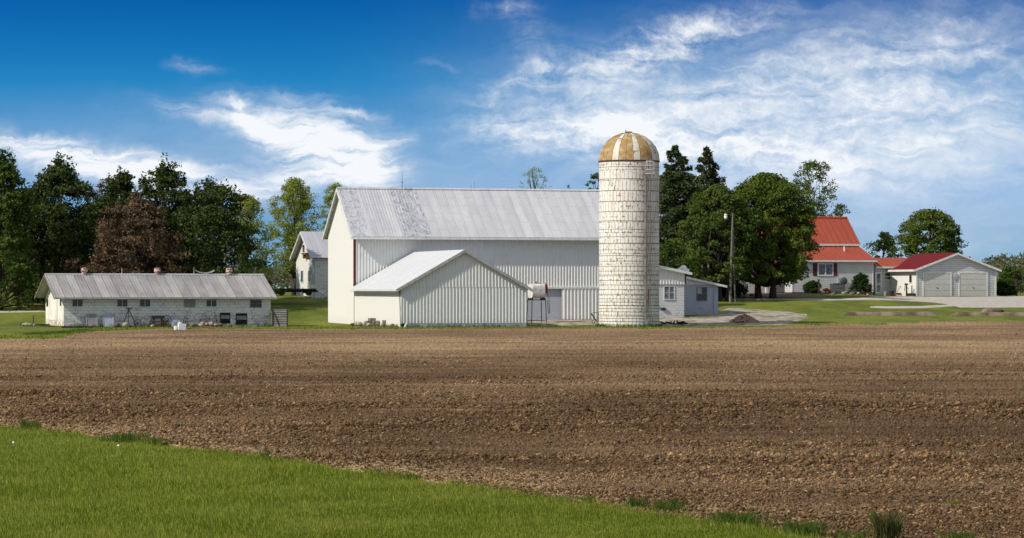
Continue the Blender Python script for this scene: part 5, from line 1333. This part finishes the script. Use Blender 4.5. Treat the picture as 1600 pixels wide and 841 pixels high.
# left end of the coop: planks, post and stones
X, Y = W(47, 212.0), 212.0
x, y, z = at(44, 510.5)
Yp = 206.5; o = MB().box(-1.3, 1.3, -.12, .12, 0, .12).build('timber_beam', wood_dark); o.location = (W(60, Yp), Yp, tz(W(60, Yp), Yp)); tag(o, 'dark timber lying on the grass left of the coop door', 'timber')
o = MB().box(-1.1, 1.1, -.12, .12, 0, .16).build('timber_beam', wood_dark); o.location = (W(121, 198), 198.0, .03); o.rotation_euler = (0, 0, .1); tag(o, 'dark timber lying at the foot of the coop front near its left corner', 'timber')
o = MB().tube((0, 0, -.1), (0.02, 0, .75), .04, n=6).build('short_post', black_iron); o.location = (W(52, 206), 206.0, 0.1); tag(o, 'short dark post standing in the grass left of the coop', 'post')
for i, (px, r) in enumerate(((37, .16), (41, .2), (47, .15), (53, .13))): rock_thing(0, 0, r, 'tan stone beside the short post left of the coop', 'stones by the short post', stone_m, seed=90+i, xyz=(W(px, 205.3), 205.3, tz(W(px, 205.3), 205.3)))
for i, (px, Yq, r) in enumerate(((100, 198.5, .12), (104.5, 198.4, .14), (109, 198.6, .1))): rock_thing(0, 0, r, 'small stone at the left front corner of the coop', 'stones at the coop corner', stone_m, seed=95+i, xyz=(W(px, Yq), Yq, 0.05))

# flatbed wagon on the bank
X, Y = W(462, 244), 244.0; z = tz(X, Y); wg = thing('hay_wagon', 'dark flatbed wagon parked on the bank before the small barn', 'wagon', (X, Y, ZP(461, Y)), R(6))
zd = ZP(451.5, Y)-ZP(461, Y)
MB().box(-1.85, 1.75, -.9, .9, zd-.12, zd+.02).build('wagon_bed', wood_dark, wg); MB().box(-1.8, 1.9, -.2, .2, zd-.28, zd-.12).box(.6, 1.2, -.1, .2, .15, zd-.2).build('chassis', black_iron, wg)
for a in (-1.2, 1.1):
    for b in (-.75, .75): MB().ring((a, b, .2), .2, .07, (0, 1, 0), 16).lathe([(.0, b-.03), (.12, b-.02), (.12, b+.02), (0, b+.03)], (a, 0, .2), 10, 'y').build('wheel', black_iron, wg)

# by the house: air conditioner, post, satellite dish, planters, mower
X, Y = W(1308, 280.2), 280.2; z = 2.30; ac = thing('air_conditioner', 'dark square air conditioner standing by the house wall under the meter cabinet', 'air conditioner', (X, Y, z), R(TH))
MB().box(-.62, .62, -.45, .35, 0, .95).build('casing', ac_dark, ac); m = MB()
for i in range(6): m.box(-.58, .58, -.475, -.452, .12+i*.13, .16+i*.13)
m.build('grille', grey_trim, ac); MB().ring((0, -.05, .96), .3, .03, n=20).build('fan_guard', black_iron, ac)
o = MB().lathe([(0, 0), (.22, .03), (.36, .11), (.37, .09), (.23, .0), (0, -.03)], n=20, axis='y').tube((0, .1, 0), (0, .3, -.5), .02).build('satellite_dish', ac_dark); X, Y = W(1318.5, 281.4), 281.4; o.location = (X, Y, ZP(439, Y)); tag(o, 'dark round dish mounted above the air conditioner', 'dish')
X, Y = W(1279.3, 276), 276.0; o = MB().tube((0, 0, 0), (0, 0, 1.25), .10, .09, 8).box(-.12, .12, -.12, .12, 1.25, 1.42).build('garden_post', wood_old); o.location = (X, Y, tz(X, Y)-.05); tag(o, 'short thick post right beside the cone shaped bush', 'post')
def pot(px, Y, r, h, label, m_=wood_dark):
    X = W(px, Y); o = MB().lathe([(0, 0), (r*.8, 0), (r, h), (r*.9, h+.03), (0, h)], n=12).build('planter', m_); o.location = (X, Y, tz(X, Y)); return tag(o, label, 'planter')
pot(1384, 284.5, .22, .42, 'pale barrel planter below the breezeway window', block_m)
pot(1393, 284.2, .26, .5, 'dark barrel planter between the pale planter and the mower', black_iron)
X, Y = W(1403, 282.6), 282.6; mw = thing('push_mower', 'small mower with a tilted handle beside the breezeway', 'mower', (X, Y, tz(X, Y)), R(20))
MB().box(-.28, .28, -.2, .2, .12, .32).build('deck', red_paint, mw); MB().tube((-.2, -.15, .3), (.28, -.15, .95), .02).tube((-.2, .15, .3), (.28, .15, .95), .02).tube((.28, -.15, .95), (.28, .15, .95), .02).build('handle', black_iron, mw)
for a in (-.25, .25):
    for b in (-.23, .23): MB().ring((a, b, .1), .08, .03, (0, 1, 0), 12).build('wheel', black_iron, mw)
X, Y = W(1416.5, 281.8), 281.8; hp = thing('hand_pump', 'black old hand pump against the sunlit garage side wall', 'hand pump', (X, Y, tz(X, Y)), 0)
MB().tube((0, 0, 0), (0, 0, 1.15), .09, .07, 8).box(-.2, .14, -.06, .06, 1.1, 1.25).build('pump_body', black_iron, hp); MB().tube((-.1, 0, 1.25), (-.22, 0, .5), .03).build('pump_handle', black_iron, hp); MB().tube((0, 0, .85), (.22, 0, .75), .03).build('spout', black_iron, hp)
X, Y = W(1423, 281.7), 281.7; o = MB().box(-.35, .45, -.12, .12, 0, .28).tube((.1, 0, .28), (.12, 0, 1.05), .05).build('garden_roller', black_iron); o.location = (X, Y, tz(X, Y)); tag(o, 'low dark garden tool box with an upright bar next to the hand pump', 'garden tool')
# star wreath between the garage doors
a = gar.rect(1488.5, 1496.5, 426, 438); cx_, cz_ = (a[0]+a[1])/2, (a[2]+a[3])/2; m = MB().ring((0, 0, 0), .23, .035, (0, 1, 0), 22)
for i in range(8):
    q = 2*math.pi*i/8; m.tube((.2*math.cos(q), 0, .2*math.sin(q)), (.40*math.cos(q), 0, .40*math.sin(q)), .05, .008, 5)
o = m.build('star_wreath', grey_trim); o.location = gar.world(cx_, -.10, cz_); o.rotation_euler = (0, 0, gar.th); tag(o, 'grey star wreath hanging between the two garage doors', 'wreath')
# trellis fence at the right edge
X, Y = W(1595, 286), 286.0; tr = thing('timber_trellis', 'dark timber post and rail frame at the right edge beyond the garage', 'trellis', (X, Y, tz(X, Y)), R(10))
for a in (-.45, .5): MB().box(a-.07, a+.07, -.07, .07, 0, 1.75).build('post', wood_dark, tr)
for zz_ in (.5, 1.0, 1.5): MB().box(-.7, .9, -.10, -.072, zz_, zz_+.1).build('rail', wood_dark, tr)
# border stones in the beds by the house
rnd = random.Random(9)
for i in range(22):
    px = rnd.uniform(1284, 1366) if i < 15 else rnd.uniform(1140, 1200); Y = rnd.uniform(272.5, 277) if i < 15 else rnd.uniform(268, 271); X = W(px, Y)
    rock_thing(0, 0, rnd.uniform(.10, .24), 'pale stone edging the bed in front of the house' if i < 15 else 'pale stone edging the mulch bed under the maple', 'bed stones by the house' if i < 15 else 'bed stones under the maple', stone_m if rnd.random() < .6 else stone_dk, seed=130+i, xyz=(X, Y, tz(X, Y)))
# timber posts behind the lean-to
for i, (px, yt_, lab) in enumerate(((1086, 408, 'brown timber post behind the lean-to roof, leftmost of three'), (1097, 413, 'brown timber post in the middle behind the lean-to roof'), (1107, 410, 'brown timber post nearest the lamp pole behind the lean-to'))):
    Y = 256.0; X = W(px, Y); z = tz(X, Y); o = MB().tube((0, 0, -.2), (0, 0, ZP(yt_, Y)-z), .13, .11, 8).build('timber_post', wood_old); o.location = (X, Y, z); tag(o, lab, 'post')
# dark leftovers at the foot of the silo
x, y, z = at(1050, 507); o = MB()
for i in range(14): o.obox((rnd.uniform(-.9, .9), rnd.uniform(-.3, .3), rnd.uniform(.04, .2)), (rnd.uniform(.3, .8), .12, .10), (rnd.uniform(-.3, .3), rnd.uniform(-.3, .3), rnd.uniform(0, 3)), .02)
o = o.build('scrap_pile', wood_dark); o.location = (x, y, z); tag(o, 'low pile of dark scrap timber right at the foot of the silo', 'scrap', kind='stuff')

# tufts of tall grass and weeds along the lawn edge
def tuft(px, py, h, wd, n, label, seed, m_=L_weed):
    g = np.random.default_rng(seed); Y = CH*F/(py-HY); X = W(px, Y); n = int(n*1.8) if Y < 60 else n
    xs = g.normal(0, wd, n); ys = g.normal(0, wd, n); hh = h*(.45+.65*g.random(n)); a = np.arctan2(ys, xs)+g.normal(0, .6, n); l = hh*(.15+.45*g.random(n))
    ww = (.0022+.0022*g.random(n))*(1 if Y < 60 else 4); ux = ww*np.sign(g.random(n)-.5)
    z0 = 0*xs
    V = np.stack([np.stack([xs-ux, ys, z0-.03], -1), np.stack([xs+ux, ys, z0-.03], -1), np.stack([xs+ux*.8+np.cos(a)*l*.55, ys+np.sin(a)*l*.55, hh*.62], -1), np.stack([xs+np.cos(a)*l, ys+np.sin(a)*l, hh], -1)], 1)
    o = fast_mesh('grass_tuft', V.reshape(-1, 3), np.arange(len(xs)*4).reshape(-1, 4), m_); o.location = (X, Y, .03); return tag(o, label, 'grass tuft')
tuft(1386, 846, .32, .055, 170, 'tallest dark weed tuft at the bottom right of the field', 1, L_dkweed)
tuft(1150, 822, .15, .14, 260, 'wide green tuft on the lawn edge left of the tallest weed', 2)
tuft(1042, 803, .17, .10, 130, 'spiky grass tuft on the lawn edge, third from the tallest weed', 3)
tuft(1252, 838, .17, .11, 180, 'bushy green tuft at the bottom between the wide tuft and the tallest weed', 4)
tuft(995, 797, .14, .05, 90, 'small upright tuft left of the spiky grass tuft', 5)
tuft(915, 790, .11, .05, 70, 'little tuft on the lawn edge below the silo', 6)
tuft(210, 692, .20, .16, 130, 'dark weed clump on the lawn edge left of the field middle', 7)
tuft(180, 690, .14, .18, 110, 'lower weed clump touching the dark weed clump on the left lawn edge', 8)
tuft(46, 672, .20, .08, 90, 'weed clump on the lawn edge near the left side of the photo', 9)
tuft(250, 697, .13, .10, 120, 'low sprawling weeds on the lawn edge at the foot of the left slope', 10)
tuft(413, 720, .18, .03, 26, 'thin single weed stalk on the lawn edge below the coop crate', 11)
tuft(640, 752, .10, .08, 90, 'low weed tuft on the lawn edge below the gabled shed', 12)
tuft(1488, 792, .08, .04, 40, 'tiny yellow green weed out on the soil at the lower right', 13, L_grass)
tuft(1500, 846, .10, .10, 90, 'low weeds at the bottom edge right of the tallest weed', 14)
tuft(1330, 843, .09, .10, 90, 'low weeds at the bottom edge just left of the tallest weed', 15)
for i, (px, py, n) in enumerate(((98, 521, 200), (60, 523, 160), (130, 518, 160), (84, 512, 160))):
    o = tuft(px, py, .16, .55, n*2, ('dark green weed patch where field meets grass in front of the coop door', 'flat weed patch at the grass edge left of the coop door', 'sprawling weed patch on the soil below the first coop window', 'green weed patch beside the coop door')[i], 30+i)

# weeds growing along the feet of the walls, dandelion clocks on the lawn
g = np.random.default_rng(77); pts = []
for i in range(2600):
    u = g.random(); 
    if i < 1100: s_ = u*cl_; w_ = coop.world(s_, -abs(g.normal(0, .18))-.05); k = fbm(np.array([s_*1.1]), np.array([0.]), 5)[0]
    elif i < 1700: a = math.pi*(1+u); w_ = (sx+math.cos(a)*(SR+.08+abs(g.normal(0, .1))), sy+math.sin(a)*(SR+.08), 0); k = .5
    elif i < 2300: s_ = u*sw; w_ = shed.world(s_, -.1-abs(g.normal(0, .12))); k = fbm(np.array([s_*1.3]), np.array([3.]), 5)[0]
    else: d_q = u*14; w_ = shed.world(-.1-abs(g.normal(0, .2)), d_q); k = .5
    if k > .40: pts.append((w_[0], w_[1]))
pts = np.array(pts); hh = .08+.26*g.random(len(pts))**2
blades('wall_weeds', pts[:, 0], pts[:, 1], terrain(pts[:, 0], pts[:, 1]), hh, .035, L_weed, .4, 'ragged weeds growing along the feet of the coop, shed and silo', 'weeds')
for px_, py_, lab in ((21, 698, 'white dandelion clock near the left edge of the lawn'), (185, 703, 'white dandelion clock on the lawn below the dark weed clump')):
    Y = CH*F/(py_-HY); o = MB().rock((0, 0, .075), .019, (1, 1, .9), 1).tube((0, 0, 0), (0, 0, .06), .0015, n=4).build('dandelion', plastic_w); o.location = (W(px_, Y), Y, 0); tag(o, lab, 'dandelion')
